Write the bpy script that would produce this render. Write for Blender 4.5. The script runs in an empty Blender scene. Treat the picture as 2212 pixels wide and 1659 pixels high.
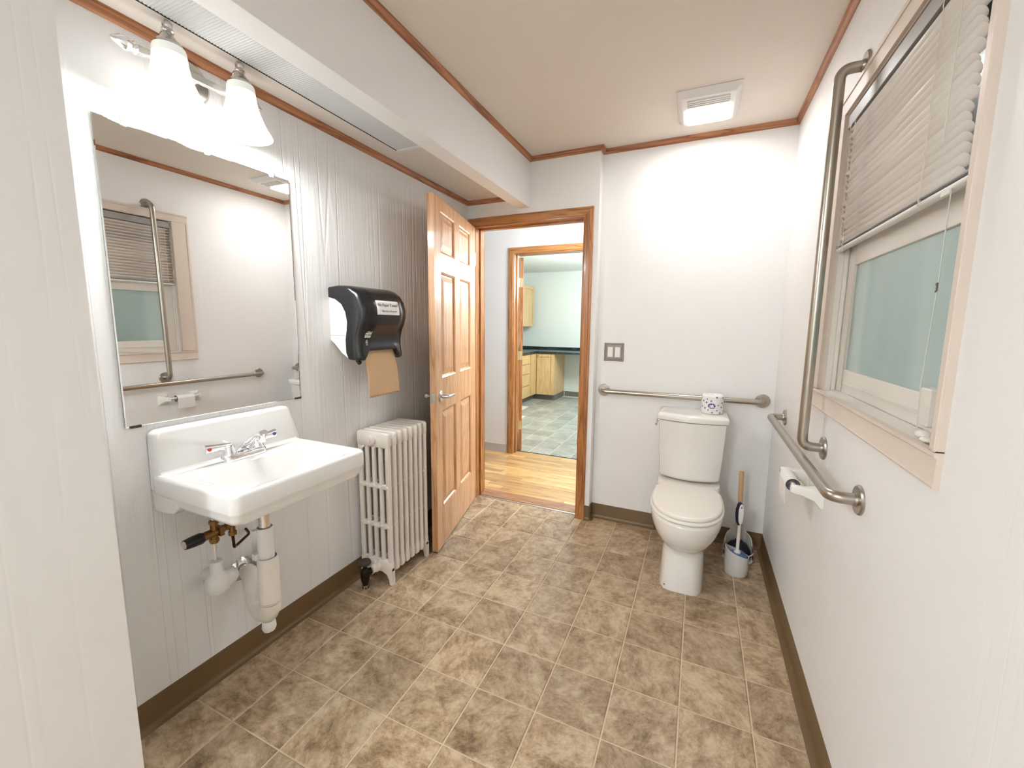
import bpy, bmesh, math, random
from mathutils import Vector, Matrix
random.seed(7)
S = bpy.context.scene
COL = S.collection
PI = math.pi

# ------------------------------------------------------------------ camera
cam_d = bpy.data.cameras.new('camera'); cam = bpy.data.objects.new('camera', cam_d); COL.objects.link(cam)
S.camera = cam
cam_d.sensor_width = 36.0; cam_d.sensor_fit = 'HORIZONTAL'
cam_d.lens = 891.837 / 2212 * 36.0
cam_d.shift_x = -7.55 / 2212; cam_d.shift_y = -13.6 / 2212
cam_d.clip_start = 0.02; cam_d.clip_end = 60
right = Vector((0.91344371, 0.40683259, 0.01038419))
down = Vector((0.06129612, -0.11231085, -0.99178075))
fwd = Vector((-0.40232247, 0.9065724, -0.1275269))
m = Matrix.Identity(4)
for r in range(3):
    m[r][0] = right[r]; m[r][1] = -down[r]; m[r][2] = -fwd[r]
m[0][3], m[1][3], m[2][3] = 0.67399675, -0.97247609, 1.33787417
cam.matrix_world = m

# ------------------------------------------------------------------ world, lights, exposure
w = bpy.data.worlds.new('world'); S.world = w; w.use_nodes = True
w.node_tree.nodes['Background'].inputs[0].default_value = (0.55, 0.68, 0.75, 1)
w.node_tree.nodes['Background'].inputs[1].default_value = 0.35
S.view_settings.view_transform = 'Standard'; S.view_settings.look = 'None'
S.view_settings.gamma = 1.0; S.view_settings.use_curve_mapping = False
S.view_settings.exposure = 1.32

def lamp(name, kind, loc, power, color, size=0.1, rot=(0, 0, 0), size_y=None, spread=None):
    d = bpy.data.lights.new(name, kind); o = bpy.data.objects.new(name, d); COL.objects.link(o)
    o.location = loc; o.rotation_euler = rot; d.energy = power; d.color = color
    if kind == 'AREA':
        d.size = size
        if size_y: d.shape = 'RECTANGLE'; d.size_y = size_y
        if spread: d.spread = spread
    else:
        d.shadow_soft_size = size
    return o

L_VAN = 3.9
lamp('vanity_bulb_light', 'POINT', (-0.80, -0.18, 1.985), L_VAN, (0.93, 0.98, 1.0), 0.035)
lamp('vanity_bulb_light', 'POINT', (-0.80, 0.028, 1.985), L_VAN, (0.93, 0.98, 1.0), 0.035)
lamp('ceiling_lamp_light', 'AREA', (0.63, 1.465, 2.395), 2.3, (0.96, 0.98, 1.0), 0.20, (0, 0, 0), 0.15)
lamp('added_rear_fill_light', 'AREA', (-0.42, -2.9, 2.41), 27.0, (0.86, 0.94, 1.0), 0.30, (0, 0, 0), 0.6)  # added fill lamp behind the camera, unseen, evens out the room light
lamp('hall_ceiling_light', 'POINT', (0.45, 2.30, 2.10), 34.0, (0.90, 0.96, 1.0), 0.16)
lamp('kitchen_ceiling_light', 'POINT', (-0.45, 4.6, 1.95), 46.0, (0.90, 1.0, 0.99), 0.25)

# ------------------------------------------------------------------ materials
MATS = {}
def mat(name, color=(0.8, 0.8, 0.8), rough=0.5, metal=0.0, coat=0.0, spec=0.5, emit=None, estr=0.0, sub=0.0, trans=0.0):
    if name in MATS: return MATS[name]
    M = bpy.data.materials.new(name); M.use_nodes = True
    b = M.node_tree.nodes['Principled BSDF']
    b.inputs['Base Color'].default_value = (*color, 1); b.inputs['Roughness'].default_value = rough
    b.inputs['Metallic'].default_value = metal; b.inputs['Coat Weight'].default_value = coat
    b.inputs['Coat Roughness'].default_value = 0.12
    b.inputs['Specular IOR Level'].default_value = spec
    b.inputs['Transmission Weight'].default_value = trans
    if emit: b.inputs['Emission Color'].default_value = (*emit, 1); b.inputs['Emission Strength'].default_value = estr
    MATS[name] = M
    return M
class NT:
    def __init__(s, M): s.t = M.node_tree; s.n = s.t.nodes; s.b = s.n['Principled BSDF']
    def add(s, kind, **k):
        x = s.n.new(kind)
        for a, v in k.items():
            if a.startswith('i_'): x.inputs[a[2:].replace('_', ' ')].default_value = v
            else: setattr(x, a, v)
        return x
    def link(s, a, b): s.t.links.new(a, b)
    def coords(s, scale, which='Object', rot=(0, 0, 0), offs=None):
        if which == 'World': o = s.add('ShaderNodeNewGeometry').outputs['Position']
        else: o = s.add('ShaderNodeTexCoord').outputs[which]
        if offs is not None:
            a = s.add('ShaderNodeVectorMath', operation='ADD'); s.link(o, a.inputs[0]); s.link(offs, a.inputs[1]); o = a.outputs[0]
        mp = s.add('ShaderNodeMapping'); mp.inputs['Scale'].default_value = scale; mp.inputs['Rotation'].default_value = rot
        s.link(o, mp.inputs['Vector']); return mp.outputs[0]
    def noise(s, vec, scale=1.0, detail=4.0, rough=0.5, dist=0.0):
        x = s.add('ShaderNodeTexNoise'); x.inputs['Scale'].default_value = scale; x.inputs['Detail'].default_value = detail
        x.inputs['Roughness'].default_value = rough; x.inputs['Distortion'].default_value = dist
        s.link(vec, x.inputs['Vector']); return x.outputs['Fac']
    def ramp(s, fac, stops):
        r = s.add('ShaderNodeValToRGB'); e = r.color_ramp.elements
        while len(e) > 1: e.remove(e[0])
        e[0].position = stops[0][0]; e[0].color = (*stops[0][1], 1)
        for p, c in stops[1:]:
            q = e.new(p); q.color = (*c, 1)
        s.link(fac, r.inputs[0]); return r.outputs['Color']
    def math(s, op, a, b=None, c=None):
        x = s.add('ShaderNodeMath', operation=op)
        for i, v in enumerate((a, b, c)):
            if v is None: continue
            if isinstance(v, (int, float)): x.inputs[i].default_value = v
            else: s.link(v, x.inputs[i])
        return x.outputs[0]
    def mix(s, fac, a, b, mode='MIX'):
        x = s.add('ShaderNodeMix', data_type='RGBA', blend_type=mode)
        for i, v in ((0, fac), (6, a), (7, b)):
            if isinstance(v, (int, float)): x.inputs[i].default_value = v
            elif isinstance(v, tuple): x.inputs[i].default_value = (*v, 1)
            else: s.link(v, x.inputs[i])
        return x.outputs[2]
    def bump(s, h, strength=0.3, dist=0.01):
        x = s.add('ShaderNodeBump'); x.inputs['Strength'].default_value = strength; x.inputs['Distance'].default_value = dist
        s.link(h, x.inputs['Height']); s.link(x.outputs[0], s.b.inputs['Normal'])

def wall_mat(name, color, strength=0.35, rough=0.5):
    M = mat(name, color, rough, spec=0.35); N = NT(M)
    v = N.coords((60, 60, 1.1), 'World'); a = N.noise(v, 1.0, 5, 0.6, 0.6)
    v2 = N.coords((7, 7, 0.10), 'World'); g = N.noise(v2, 1.0, 2, 0.5)
    g1 = N.math('ABSOLUTE', N.math('SUBTRACT', N.math('FRACT', N.math('MULTIPLY', g, 9.0)), 0.5))
    gl = N.math('SMOOTH_MIN', g1, 0.07, 0.03)
    v3 = N.coords((22, 22, 1.6), 'World'); c = N.noise(v3, 1.0, 3, 0.5, 2.0)
    h = N.math('ADD', N.math('MULTIPLY', a, 0.35), N.math('MULTIPLY', gl, 7.0))
    h = N.math('ADD', h, N.math('MULTIPLY', c, 0.5))
    N.bump(h, strength, 0.004)
    return M
WALL = wall_mat('painted_panelling', (0.87, 0.857, 0.84), 0.70)
WALL2 = wall_mat('painted_panelling_faint', (0.875, 0.86, 0.843), 0.12)
WALLP = mat('painted_plain_wall', (0.78, 0.745, 0.70), 0.55, spec=0.3)
CEIL = mat('ceiling_paint', (0.78, 0.705, 0.635), 0.6, spec=0.3)
N_ = NT(CEIL); N_.bump(N_.noise(N_.coords((90, 90, 90), 'World'), 1, 3), 0.05, 0.003)
CEILW = mat('white_beam_paint', (0.88, 0.865, 0.85), 0.45)
HALLW = mat('hall_wall_paint', (0.76, 0.755, 0.75), 0.6)
KITW = mat('kitchen_wall_paint', (0.77, 0.81, 0.77), 0.6)
PORC = mat('white_porcelain', (0.86, 0.845, 0.82), 0.08, coat=0.6)
PORC2 = mat('toilet_china', (0.84, 0.815, 0.765), 0.10, coat=0.5)
SEAT = mat('toilet_seat_plastic', (0.86, 0.81, 0.73), 0.22)
CHROME = mat('chrome', (0.88, 0.88, 0.90), 0.07, 1.0)
NICK = mat('satin_nickel', (0.62, 0.59, 0.56), 0.26, 1.0)
STEEL = mat('brushed_stainless', (0.43, 0.395, 0.34), 0.30, 1.0)
N_ = NT(STEEL); N_.bump(N_.noise(N_.coords((300, 300, 300), 'Object'), 1, 2), 0.06, 0.001)
BRASS = mat('tarnished_brass', (0.24, 0.13, 0.045), 0.35, 1.0)
BRASSH = mat('hinge_brass', (0.65, 0.55, 0.35), 0.3, 1.0)
COPPER = mat('dark_copper_tube', (0.06, 0.02, 0.012), 0.3, 0.9)
BLACKP = mat('black_plastic', (0.010, 0.010, 0.011), 0.25)
BLACKR = mat('black_rubber', (0.006, 0.006, 0.012), 0.5)
NAVY = mat('navy_plastic', (0.012, 0.012, 0.04), 0.35)
BLUEB = mat('blue_bristles', (0.10, 0.16, 0.36), 0.8)
WPL = mat('white_plastic', (0.82, 0.80, 0.77), 0.35)
GPL = mat('light_grey_plastic', (0.74, 0.72, 0.69), 0.3)
PVC = mat('white_pipe_cover', (0.82, 0.77, 0.69), 0.4)
RAD = mat('radiator_cream_enamel', (0.82, 0.75, 0.68), 0.32)
N_ = NT(RAD); N_.bump(N_.noise(N_.coords((120, 120, 120), 'World'), 1, 3), 0.15, 0.003)
CASW = mat('cream_painted_wood', (0.72, 0.615, 0.53), 0.45)
N_ = NT(CASW); N_.bump(N_.noise(N_.coords((60, 8, 60), 'World'), 1, 4), 0.2, 0.002)
VINYL = mat('white_window_vinyl', (0.76, 0.71, 0.64), 0.3)
SLAT = mat('blind_slat_ivory', (0.74, 0.67, 0.59), 0.4)
RAILG = mat('blind_rail_grey', (0.36, 0.345, 0.33), 0.4)
TOWELP = mat('kraft_paper_towel', (0.62, 0.42, 0.24), 0.9)
PAPER = mat('white_paper', (0.86, 0.84, 0.82), 0.9)
KRAFTD = mat('ink_black', (0.02, 0.012, 0.012), 0.7)
INKR = mat('ink_red', (0.6, 0.05, 0.03), 0.6)
INKP = mat('ink_purple', (0.24, 0.17, 0.33), 0.8)
INKB = mat('ink_blue', (0.06, 0.07, 0.28), 0.8)
LOGOW = mat('logo_white', (0.75, 0.74, 0.68), 0.5)
LOGOG = mat('logo_grey', (0.35, 0.35, 0.33), 0.5)
DOWEL = mat('wood_dowel', (0.58, 0.36, 0.17), 0.5)
VENTM = mat('vent_white_plastic', (0.80, 0.78, 0.76), 0.35)
LENS = mat('ceiling_lamp_lens', (0.9, 0.88, 0.82), 0.3, emit=(1.0, 0.93, 0.82), estr=4.0)
SHADE = mat('frosted_shade_glass', (0.92, 0.92, 0.90), 0.25, emit=(1.0, 0.97, 0.93), estr=0.50)
SHADEN = mat('frosted_shade_neck_glass', (0.85, 0.86, 0.80), 0.25, emit=(0.97, 1.0, 0.92), estr=0.10)
BULB = mat('lamp_bulb', (1, 1, 1), 0.3, emit=(1.0, 0.95, 0.88), estr=5.0)
PANEL = mat('ribbed_lens_acrylic', (0.60, 0.60, 0.60), 0.35)
DARK = mat('dark_gap', (0.02, 0.018, 0.015), 0.8)
METST = mat('metal_threshold_strip', (0.6, 0.58, 0.56), 0.35, 1.0)
BASEB = mat('brown_vinyl_baseboard', (0.155, 0.093, 0.038), 0.38)
BASEG = mat('grey_vinyl_baseboard', (0.48, 0.44, 0.42), 0.5)
BASEK = mat('kitchen_vinyl_baseboard', (0.17, 0.155, 0.125), 0.5)
SWPL = mat('switch_plate_pewter', (0.27, 0.235, 0.20), 0.4, 0.6)
MIRR = mat('mirror_silver', (0.86, 0.87, 0.87), 0.0, 1.0)
MIRE = mat('mirror_edge', (0.25, 0.27, 0.28), 0.2)
CTOP = mat('dark_laminate', (0.020, 0.032, 0.035), 0.3)
N_ = NT(CTOP); N_.link(N_.ramp(N_.noise(N_.coords((8, 8, 8), 'World'), 1, 6, .6, 1), [(0.4, (0.010, 0.02, 0.022)), (0.7, (0.05, 0.075, 0.08))]), N_.b.inputs['Base Color'])
CLEAR = mat('clear_plastic_clip', (0.9, 0.9, 0.9), 0.1, trans=0.7)
FROST = mat('obscure_window_glass', (0.38, 0.5, 0.48), 0.27, spec=0.7)
N_ = NT(FROST); N_.bump(N_.noise(N_.coords((400, 400, 400), 'World'), 1, 2), 0.10, 0.001)
N_.link(N_.ramp(N_.noise(N_.coords((1, 3.2, 0.25), 'World'), 1, 1.5), [(0.42, (0.47, 0.58, 0.56)), (0.50, (0.30, 0.43, 0.41)), (0.60, (0.43, 0.54, 0.52))]), N_.b.inputs['Base Color'])  # vertical light and dark bands: soft reflections painted into the glass colour

def wood(name, light, midc, dark, axis='z', rough=0.32, coat=0.4, scale=1.0, isl=False):
    M = mat(name, midc, rough, coat=coat); N = NT(M)
    k = {'z': (16, 16, 0.9), 'x': (0.9, 16, 16), 'y': (16, 0.9, 16)}[axis]
    k = tuple(q * scale for q in k)
    offs = None
    if isl:
        rnd = N.add('ShaderNodeNewGeometry').outputs['Random Per Island']
        c = N.add('ShaderNodeCombineXYZ'); q = N.math('MULTIPLY', rnd, 37.0)
        for i in range(3): N.link(q, c.inputs[i])
        offs = c.outputs[0]
    v = N.coords(k, 'Object', offs=offs)
    n1 = N.noise(v, 1.0, 3, 0.5, 1.6)
    rings = N.math('FRACT', N.math('MULTIPLY', n1, 5.0))
    tri = N.math('ABSOLUTE', N.math('SUBTRACT', rings, 0.5))
    k2 = tuple(q * (9 if q > 2 else 4) for q in k)
    n2 = N.noise(N.coords(k2, 'Object', offs=offs), 1.0, 4, 0.6)
    f = N.math('ADD', N.math('MULTIPLY', tri, 0.9), N.math('MULTIPLY', n2, 0.55))
    col = N.ramp(f, [(0.22, dark), (0.42, midc), (0.70, light)])
    if isl:
        hs = N.add('ShaderNodeHueSaturation'); N.link(col, hs.inputs['Color'])
        N.link(N.math('ADD', N.math('MULTIPLY', rnd, 0.6), 0.72), hs.inputs['Value']); col = hs.outputs[0]
    N.link(col, N.b.inputs['Base Color'])
    N.bump(f, 0.04, 0.002)
    return M
OAK = wood('oak_vertical', (0.50, 0.225, 0.070), (0.38, 0.150, 0.040), (0.22, 0.068, 0.015))
OAKX = wood('oak_along_x', (0.50, 0.225, 0.070), (0.38, 0.150, 0.040), (0.22, 0.068, 0.015), 'x')
OAKY = wood('oak_trim_along_y', (0.47, 0.205, 0.088), (0.35, 0.130, 0.050), (0.19, 0.058, 0.019), 'y', 0.45, 0.1)
OAKT = wood('oak_trim_along_x', (0.47, 0.205, 0.088), (0.35, 0.130, 0.050), (0.19, 0.058, 0.019), 'x', 0.45, 0.1)
OAKD = wood('oak_door', (0.70, 0.405, 0.21), (0.61, 0.32, 0.145), (0.46, 0.205, 0.072), rough=0.42, coat=0.35)
MAPLE = wood('maple_cabinet', (0.75, 0.52, 0.27), (0.68, 0.44, 0.205), (0.58, 0.35, 0.15), rough=0.4, coat=0.2)
HALLF = wood('hall_plank_oak', (0.66, 0.42, 0.19), (0.56, 0.32, 0.12), (0.38, 0.18, 0.055), 'x', 0.28, 0.4, 1.0, True)
THR = wood('threshold_wood', (0.42, 0.225, 0.12), (0.33, 0.155, 0.075), (0.22, 0.085, 0.035), 'x', 0.3, 0.3)

def tile_mat(name, stops, scale, rough, grey=0.0):
    M = mat(name, (0.4, 0.3, 0.2), rough); N = NT(M)
    rnd = N.add('ShaderNodeObjectInfo').outputs['Random']
    c = N.add('ShaderNodeCombineXYZ'); q = N.math('MULTIPLY', rnd, 53.0)
    for i in range(3): N.link(q, c.inputs[i])
    gp = N.add('ShaderNodeNewGeometry').outputs['Position']
    ad = N.add('ShaderNodeVectorMath', operation='ADD'); N.link(gp, ad.inputs[0]); N.link(c.outputs[0], ad.inputs[1])
    vr = N.add('ShaderNodeVectorRotate', rotation_type='Z_AXIS'); N.link(ad.outputs[0], vr.inputs['Vector']); N.link(N.math('MULTIPLY', rnd, 6.283 * 7), vr.inputs['Angle'])
    def sc(k):
        mp = N.add('ShaderNodeMapping'); mp.inputs['Scale'].default_value = k; N.link(vr.outputs[0], mp.inputs['Vector']); return mp.outputs[0]
    v = sc((scale, scale * 1.25, scale))
    a = N.noise(v, 1.0, 12, 0.80, 0.3)
    v2 = sc((scale * 2.6, scale * 3.9, scale))
    b = N.noise(v2, 1.0, 9, 0.80, 0.6)
    f = N.math('ADD', N.math('MULTIPLY', a, 0.62), N.math('MULTIPLY', b, 0.38))
    col = N.ramp(f, stops)
    v4 = N.coords((3.0, 3.0, 3.0), 'World', offs=c.outputs[0])
    col = N.mix(N.math('MULTIPLY', N.noise(v4, 1.0, 3), 0.40), col, (0.29, 0.235, 0.155), 'MIX')
    hs = N.add('ShaderNodeHueSaturation'); N.link(col, hs.inputs['Color'])
    N.link(N.math('ADD', N.math('MULTIPLY', rnd, 0.20), 0.85), hs.inputs['Value'])
    N.link(hs.outputs[0], N.b.inputs['Base Color'])
    N.bump(f, 0.18, 0.003)
    return M
TILE = tile_mat('stone_look_floor_tile', [(0.39, (0.125, 0.066, 0.028)), (0.45, (0.30, 0.192, 0.10)), (0.505, (0.46, 0.325, 0.20)), (0.59, (0.65, 0.51, 0.345))], 8.5, 0.36)
GROUT = mat('tile_joint_beige', (0.64, 0.50, 0.34), 0.6)
KTILE = tile_mat('grey_kitchen_tile', [(0.40, (0.30, 0.32, 0.30)), (0.52, (0.46, 0.48, 0.45)), (0.62, (0.62, 0.64, 0.60))], 1.2, 0.25)
KGROUT = mat('kitchen_joint_pale', (0.70, 0.72, 0.68), 0.5)

# ------------------------------------------------------------------ mesh helpers
class MB:
    def __init__(s): s.v = []; s.f = []
    def add(s, vs, fs, M=None):
        o = len(s.v)
        for v in vs:
            v = Vector(v); s.v.append(tuple(M @ v) if M is not None else tuple(v))
        s.f += [tuple(i + o for i in f) for f in fs]; return s
    def box(s, a, b, M=None):
        x0, y0, z0 = a; x1, y1, z1 = b
        if x0 > x1: x0, x1 = x1, x0
        if y0 > y1: y0, y1 = y1, y0
        if z0 > z1: z0, z1 = z1, z0
        vs = [(x, y, z) for z in (z0, z1) for y in (y0, y1) for x in (x0, x1)]
        return s.add(vs, [(0, 2, 3, 1), (4, 5, 7, 6), (0, 1, 5, 4), (2, 6, 7, 3), (0, 4, 6, 2), (1, 3, 7, 5)], M)
    def loft(s, loops, cap0=True, cap1=True, closed=True, M=None):
        n = len(loops[0]); vs = [p for l in loops for p in l]; fs = []
        for k in range(len(loops) - 1):
            for i in range(n if closed else n - 1):
                j = (i + 1) % n; fs.append((k * n + i, k * n + j, (k + 1) * n + j, (k + 1) * n + i))
        if cap0: fs.append(tuple(reversed(range(n))))
        if cap1: fs.append(tuple((len(loops) - 1) * n + i for i in range(n)))
        return s.add(vs, fs, M)
    def cyl(s, p0, p1, r0, r1=None, n=20, caps=True):
        p0 = Vector(p0); p1 = Vector(p1); r1 = r0 if r1 is None else r1
        d = (p1 - p0).normalized(); a = d.orthogonal().normalized(); b = d.cross(a)
        L = [[p + (a * math.cos(2 * PI * i / n) + b * math.sin(2 * PI * i / n)) * r for i in range(n)] for p, r in ((p0, r0), (p1, r1))]
        return s.loft(L, caps, caps)
    def lathe(s, prof, p0, axis=(0, 0, 1), n=28, cap=True):
        p0 = Vector(p0); d = Vector(axis).normalized(); a = d.orthogonal().normalized(); b = d.cross(a)
        L = [[p0 + d * h + (a * math.cos(2 * PI * i / n) + b * math.sin(2 * PI * i / n)) * max(r, 1e-4) for i in range(n)] for r, h in prof]
        return s.loft(L, cap, cap)
    def tube(s, pts, r, n=14, caps=True, bend=0.0, seg=6):
        pts = [Vector(p) for p in pts]
        if bend > 0 and not isinstance(r, (list, tuple)):
            q = [pts[0]]
            for i in range(1, len(pts) - 1):
                p = pts[i]; a = (pts[i - 1] - p); b = (pts[i + 1] - p)
                l = min(bend, a.length * .49, b.length * .49); a = p + a.normalized() * l; b = p + b.normalized() * l
                for k in range(seg + 1):
                    t = k / seg; q.append(a * (1 - t) ** 2 + p * 2 * t * (1 - t) + b * t * t)
            q.append(pts[-1]); pts = q
        rr = r if isinstance(r, (list, tuple)) else [r] * len(pts)
        L = []; prev = None
        for i, p in enumerate(pts):
            d = (pts[min(i + 1, len(pts) - 1)] - pts[max(i - 1, 0)]).normalized()
            a = d.orthogonal().normalized() if prev is None else (prev - d * prev.dot(d)).normalized()
            prev = a; b = d.cross(a)
            L.append([p + (a * math.cos(2 * PI * k / n) + b * math.sin(2 * PI * k / n)) * rr[i] for k in range(n)])
        return s.loft(L, caps, caps)
    def sphere(s, c, r, n=16, m=10, sc=(1, 1, 1)):
        c = Vector(c); L = []
        for k in range(m + 1):
            t = PI * k / m; rr = max(math.sin(t), 1e-3) * r
            L.append([c + Vector((rr * math.cos(2 * PI * i / n) * sc[0], rr * math.sin(2 * PI * i / n) * sc[1], -r * math.cos(t) * sc[2])) for i in range(n)])
        return s.loft(L)
    def extr(s, prof, fn, a, b):
        """extrude a closed 2-D profile: fn(u, v, t) -> point, t from a to b"""
        return s.loft([[fn(u, v, a) for u, v in prof], [fn(u, v, b) for u, v in prof]])
    def build(s, name, mt, parent=None, bevel=0.0, seg=2, smooth=True, ang=35, sub=0):
        me = bpy.data.meshes.new(name)
        org = Vector((0, 0, 0))
        me.from_pydata(s.v, [], s.f); me.update()
        bm = bmesh.new(); bm.from_mesh(me)
        if sub == 0: bmesh.ops.remove_doubles(bm, verts=bm.verts, dist=1e-6)
        bmesh.ops.recalc_face_normals(bm, faces=bm.faces); bm.to_mesh(me); bm.free()
        if smooth:
            me.polygons.foreach_set('use_smooth', [True] * len(me.polygons)); me.set_sharp_from_angle(angle=math.radians(ang))
        o = bpy.data.objects.new(name, me); COL.objects.link(o)
        if mt: me.materials.append(mt)
        if parent:
            o.parent = parent; o.location = -parent.location if parent.type == 'EMPTY' and parent.parent is None else (0, 0, 0)
            if parent.parent is not None or parent.type != 'EMPTY': o.location = -Vector(WORLD.get(parent.name, (0, 0, 0)))
        if parent is not None and parent.rotation_euler.z != 0: o.location = (0, 0, 0)
        WORLD[o.name] = (0, 0, 0)
        if bevel > 0:
            b = o.modifiers.new('bevel', 'BEVEL'); b.width = bevel; b.segments = seg; b.limit_method = 'ANGLE'; b.angle_limit = math.radians(40)
            b.harden_normals = True
        if sub:
            b = o.modifiers.new('sub', 'SUBSURF'); b.levels = sub; b.render_levels = sub
        return o
WORLD = {}
def tag(o, label=None, cat=None, group=None, kind=None):
    if label: o['label'] = label
    if cat: o['category'] = cat
    if group: o['group'] = group
    if kind: o['kind'] = kind
    return o
def empty(name, loc, label, cat, group=None, kind=None, rz=0.0):
    o = bpy.data.objects.new(name, None); COL.objects.link(o); o.location = loc; o.rotation_euler = (0, 0, rz)
    o.empty_display_size = 0.05
    return tag(o, label, cat, group, kind)
def struct(mb, name, mt, label, cat, parent=None, **k):
    o = mb.build(name, mt, parent, **k)
    return tag(o, label, cat, kind='structure')
def rrect(x0, x1, y0, y1, r, z, n=5):
    """rounded rectangle loop, ccw"""
    P = []
    for cx, cy, a0 in ((x1 - r, y1 - r, 0), (x0 + r, y1 - r, 90), (x0 + r, y0 + r, 180), (x1 - r, y0 + r, 270)):
        for k in range(n + 1):
            a = math.radians(a0 + 90 * k / n); P.append((cx + r * math.cos(a), cy + r * math.sin(a), z))
    return P
def text_mesh(name, body, size, M, mt, parent, extrude=0.0004, shear=0.0, align='CENTER', bend=None):
    c = bpy.data.curves.new(name + '_font', 'FONT'); c.body = body; c.size = size; c.extrude = extrude; c.shear = shear
    c.align_x = align; c.align_y = 'CENTER'; c.resolution_u = 3
    t = bpy.data.objects.new('tmp', c); COL.objects.link(t)
    me = bpy.data.meshes.new_from_object(t); bpy.data.objects.remove(t)
    me.transform(M)
    if bend:
        for v in me.vertices: v.co = bend(v.co)
    o = bpy.data.objects.new(name, me); COL.objects.link(o); me.materials.clear(); me.materials.append(mt)
    if parent: o.parent = parent; o.location = -parent.location
    return o

T = 0.2286
XL, XR, YB, YD = -0.91, 1.09, 1.786, 1.716
ZC, ZLC = 2.438, 2.207
XP, YP = -0.593, -0.50          # the wall projecting beside the camera
YR = -3.7                      # wall behind the camera
# ------------------------------------------------------------------ room shell
struct(MB().box((XL - .12, YR - .1, 0), (XL, YD, ZC)), 'wall_left', WALL, 'white painted woodgrain panel wall behind the sink and mirror', 'wall', smooth=False)
struct(MB().box((XL, YR, 0), (XP, YP, ZC)), 'wall_near', WALL2, 'projecting pale wall at the left edge beside the camera', 'wall', smooth=False)
wr = MB()
WY0, WY1, WZ0, WZ1 = 0.029, 0.855, 1.098, 2.055   # window opening
wr.box((XR, YR - .1, 0), (XR + .14, WY0, ZC)).box((XR, WY1, 0), (XR + .14, YB + .12, ZC)).box((XR, WY0, 0), (XR + .14, WY1, WZ0)).box((XR, WY0, WZ1), (XR + .14, WY1, ZC))
struct(wr, 'wall_right', WALL2, 'white wall with the window and steel grab bars', 'wall', smooth=False)
struct(MB().box((0.045, YB, 0), (XR + .14, YB + .12, ZC)), 'wall_back', WALL2, 'white wall behind the toilet', 'wall', smooth=False)
wd = MB()
DX0, DX1, DZ = -0.838, -0.050, 2.022
wd.box((XL, YD, 0), (DX0 - .02, YD + .12, ZC)).box((DX1 + .02, YD, 0), (0.045, YD + .12, ZC)).box((DX0 - .02, YD, DZ + .02), (DX1 + .02, YD + .12, ZC))
struct(wd, 'wall_door', WALL2, 'white wall around the oak doorway to the hall', 'wall', smooth=False)
struct(MB().box((XL - .12, YR - .1, 0), (XR + .14, YR, ZC)), 'wall_rear', WALL2, 'plain wall behind the camera', 'wall', smooth=False)
struct(MB().box((XL - .12, YR - .1, ZC), (XR + .14, YB + .12, ZC + .05)), 'ceiling', CEIL, 'beige painted ceiling of the bathroom', 'ceiling', smooth=False)
BX0, BX1, BZ = -0.518, -0.4275, 2.120
struct(MB().box((XL, -1.7, ZLC), (BX0, YD, ZLC + .03)), 'ceiling_lowered', CEIL, 'lowered strip of ceiling above sink and mirror', 'ceiling', smooth=False)
bmx = MB().box((BX0, -1.7, BZ), (BX1, YD, ZC))
struct(bmx, 'trim_1', CEILW, 'white boxed beam edging the lowered ceiling', 'beam', bevel=.002)

# floor: slab and one tile per object
fl = struct(MB().box((XL - .1, YR - .1, -.06), (XR + .1, YB + .1, 0.0)), 'floor', GROUT, 'brown stone look tile floor with beige joints', 'floor', smooth=False)
fl.data.update()
tcache = {}
def tile_piece(x0, x1, y0, y1, mt, parent, h=0.0030, g=0.0026, ch=0.0028):
    sx, sy = x1 - x0 - 2 * g, y1 - y0 - 2 * g
    if sx < .006 or sy < .006: return
    key = (round(sx, 4), round(sy, 4), mt.name)
    if key not in tcache:
        a, b = sx / 2, sy / 2
        vs = [(-a, -b, -.003), (a, -b, -.003), (a, b, -.003), (-a, b, -.003), (-a, -b, h * .35), (a, -b, h * .35), (a, b, h * .35), (-a, b, h * .35),
              (-a + ch, -b + ch, h), (a - ch, -b + ch, h), (a - ch, b - ch, h), (-a + ch, b - ch, h)]
        fs = [(0, 3, 2, 1)] + [(i + k, (i + 1) % 4 + k, (i + 1) % 4 + k + 4, i + k + 4) for k in (0, 4) for i in range(4)] + [(8, 9, 10, 11)]
        me = bpy.data.meshes.new('tile'); me.from_pydata(vs, [], fs); me.update(); me.materials.append(mt); tcache[key] = me
    o = bpy.data.objects.new('tile', tcache[key]); COL.objects.link(o); o.parent = parent; o.location = ((x0 + x1) / 2, (y0 + y1) / 2, 0)
for i in range(-4, 5):
    for j in range(-9, 8):
        x0, x1 = max(i * T, XL), min((i + 1) * T, XR)
        y0, y1 = j * T, min((j + 1) * T, YB)
        if x1 - x0 < .01: continue
        if y1 > YD and x0 < 0.045:       # the row in front of the door wall
            yy = 1.752 if x1 <= DX1 + .15 else YD
            if x1 > 0.045:
                tile_piece(x0, 0.045, y0, YD, TILE, fl, g=.0015); tile_piece(0.045, x1, y0, YB, TILE, fl); continue
            tile_piece(x0, min(x1, DX1) if x1 > DX1 and x0 < DX1 else x1, y0, yy if x0 < DX1 else YD, TILE, fl)
            continue
        if x1 <= XP and y0 < YP:
            y0 = max(y0, YP)
            if y1 - y0 < .01: continue
        tile_piece(x0, x1, y0, y1, TILE, fl)

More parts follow.
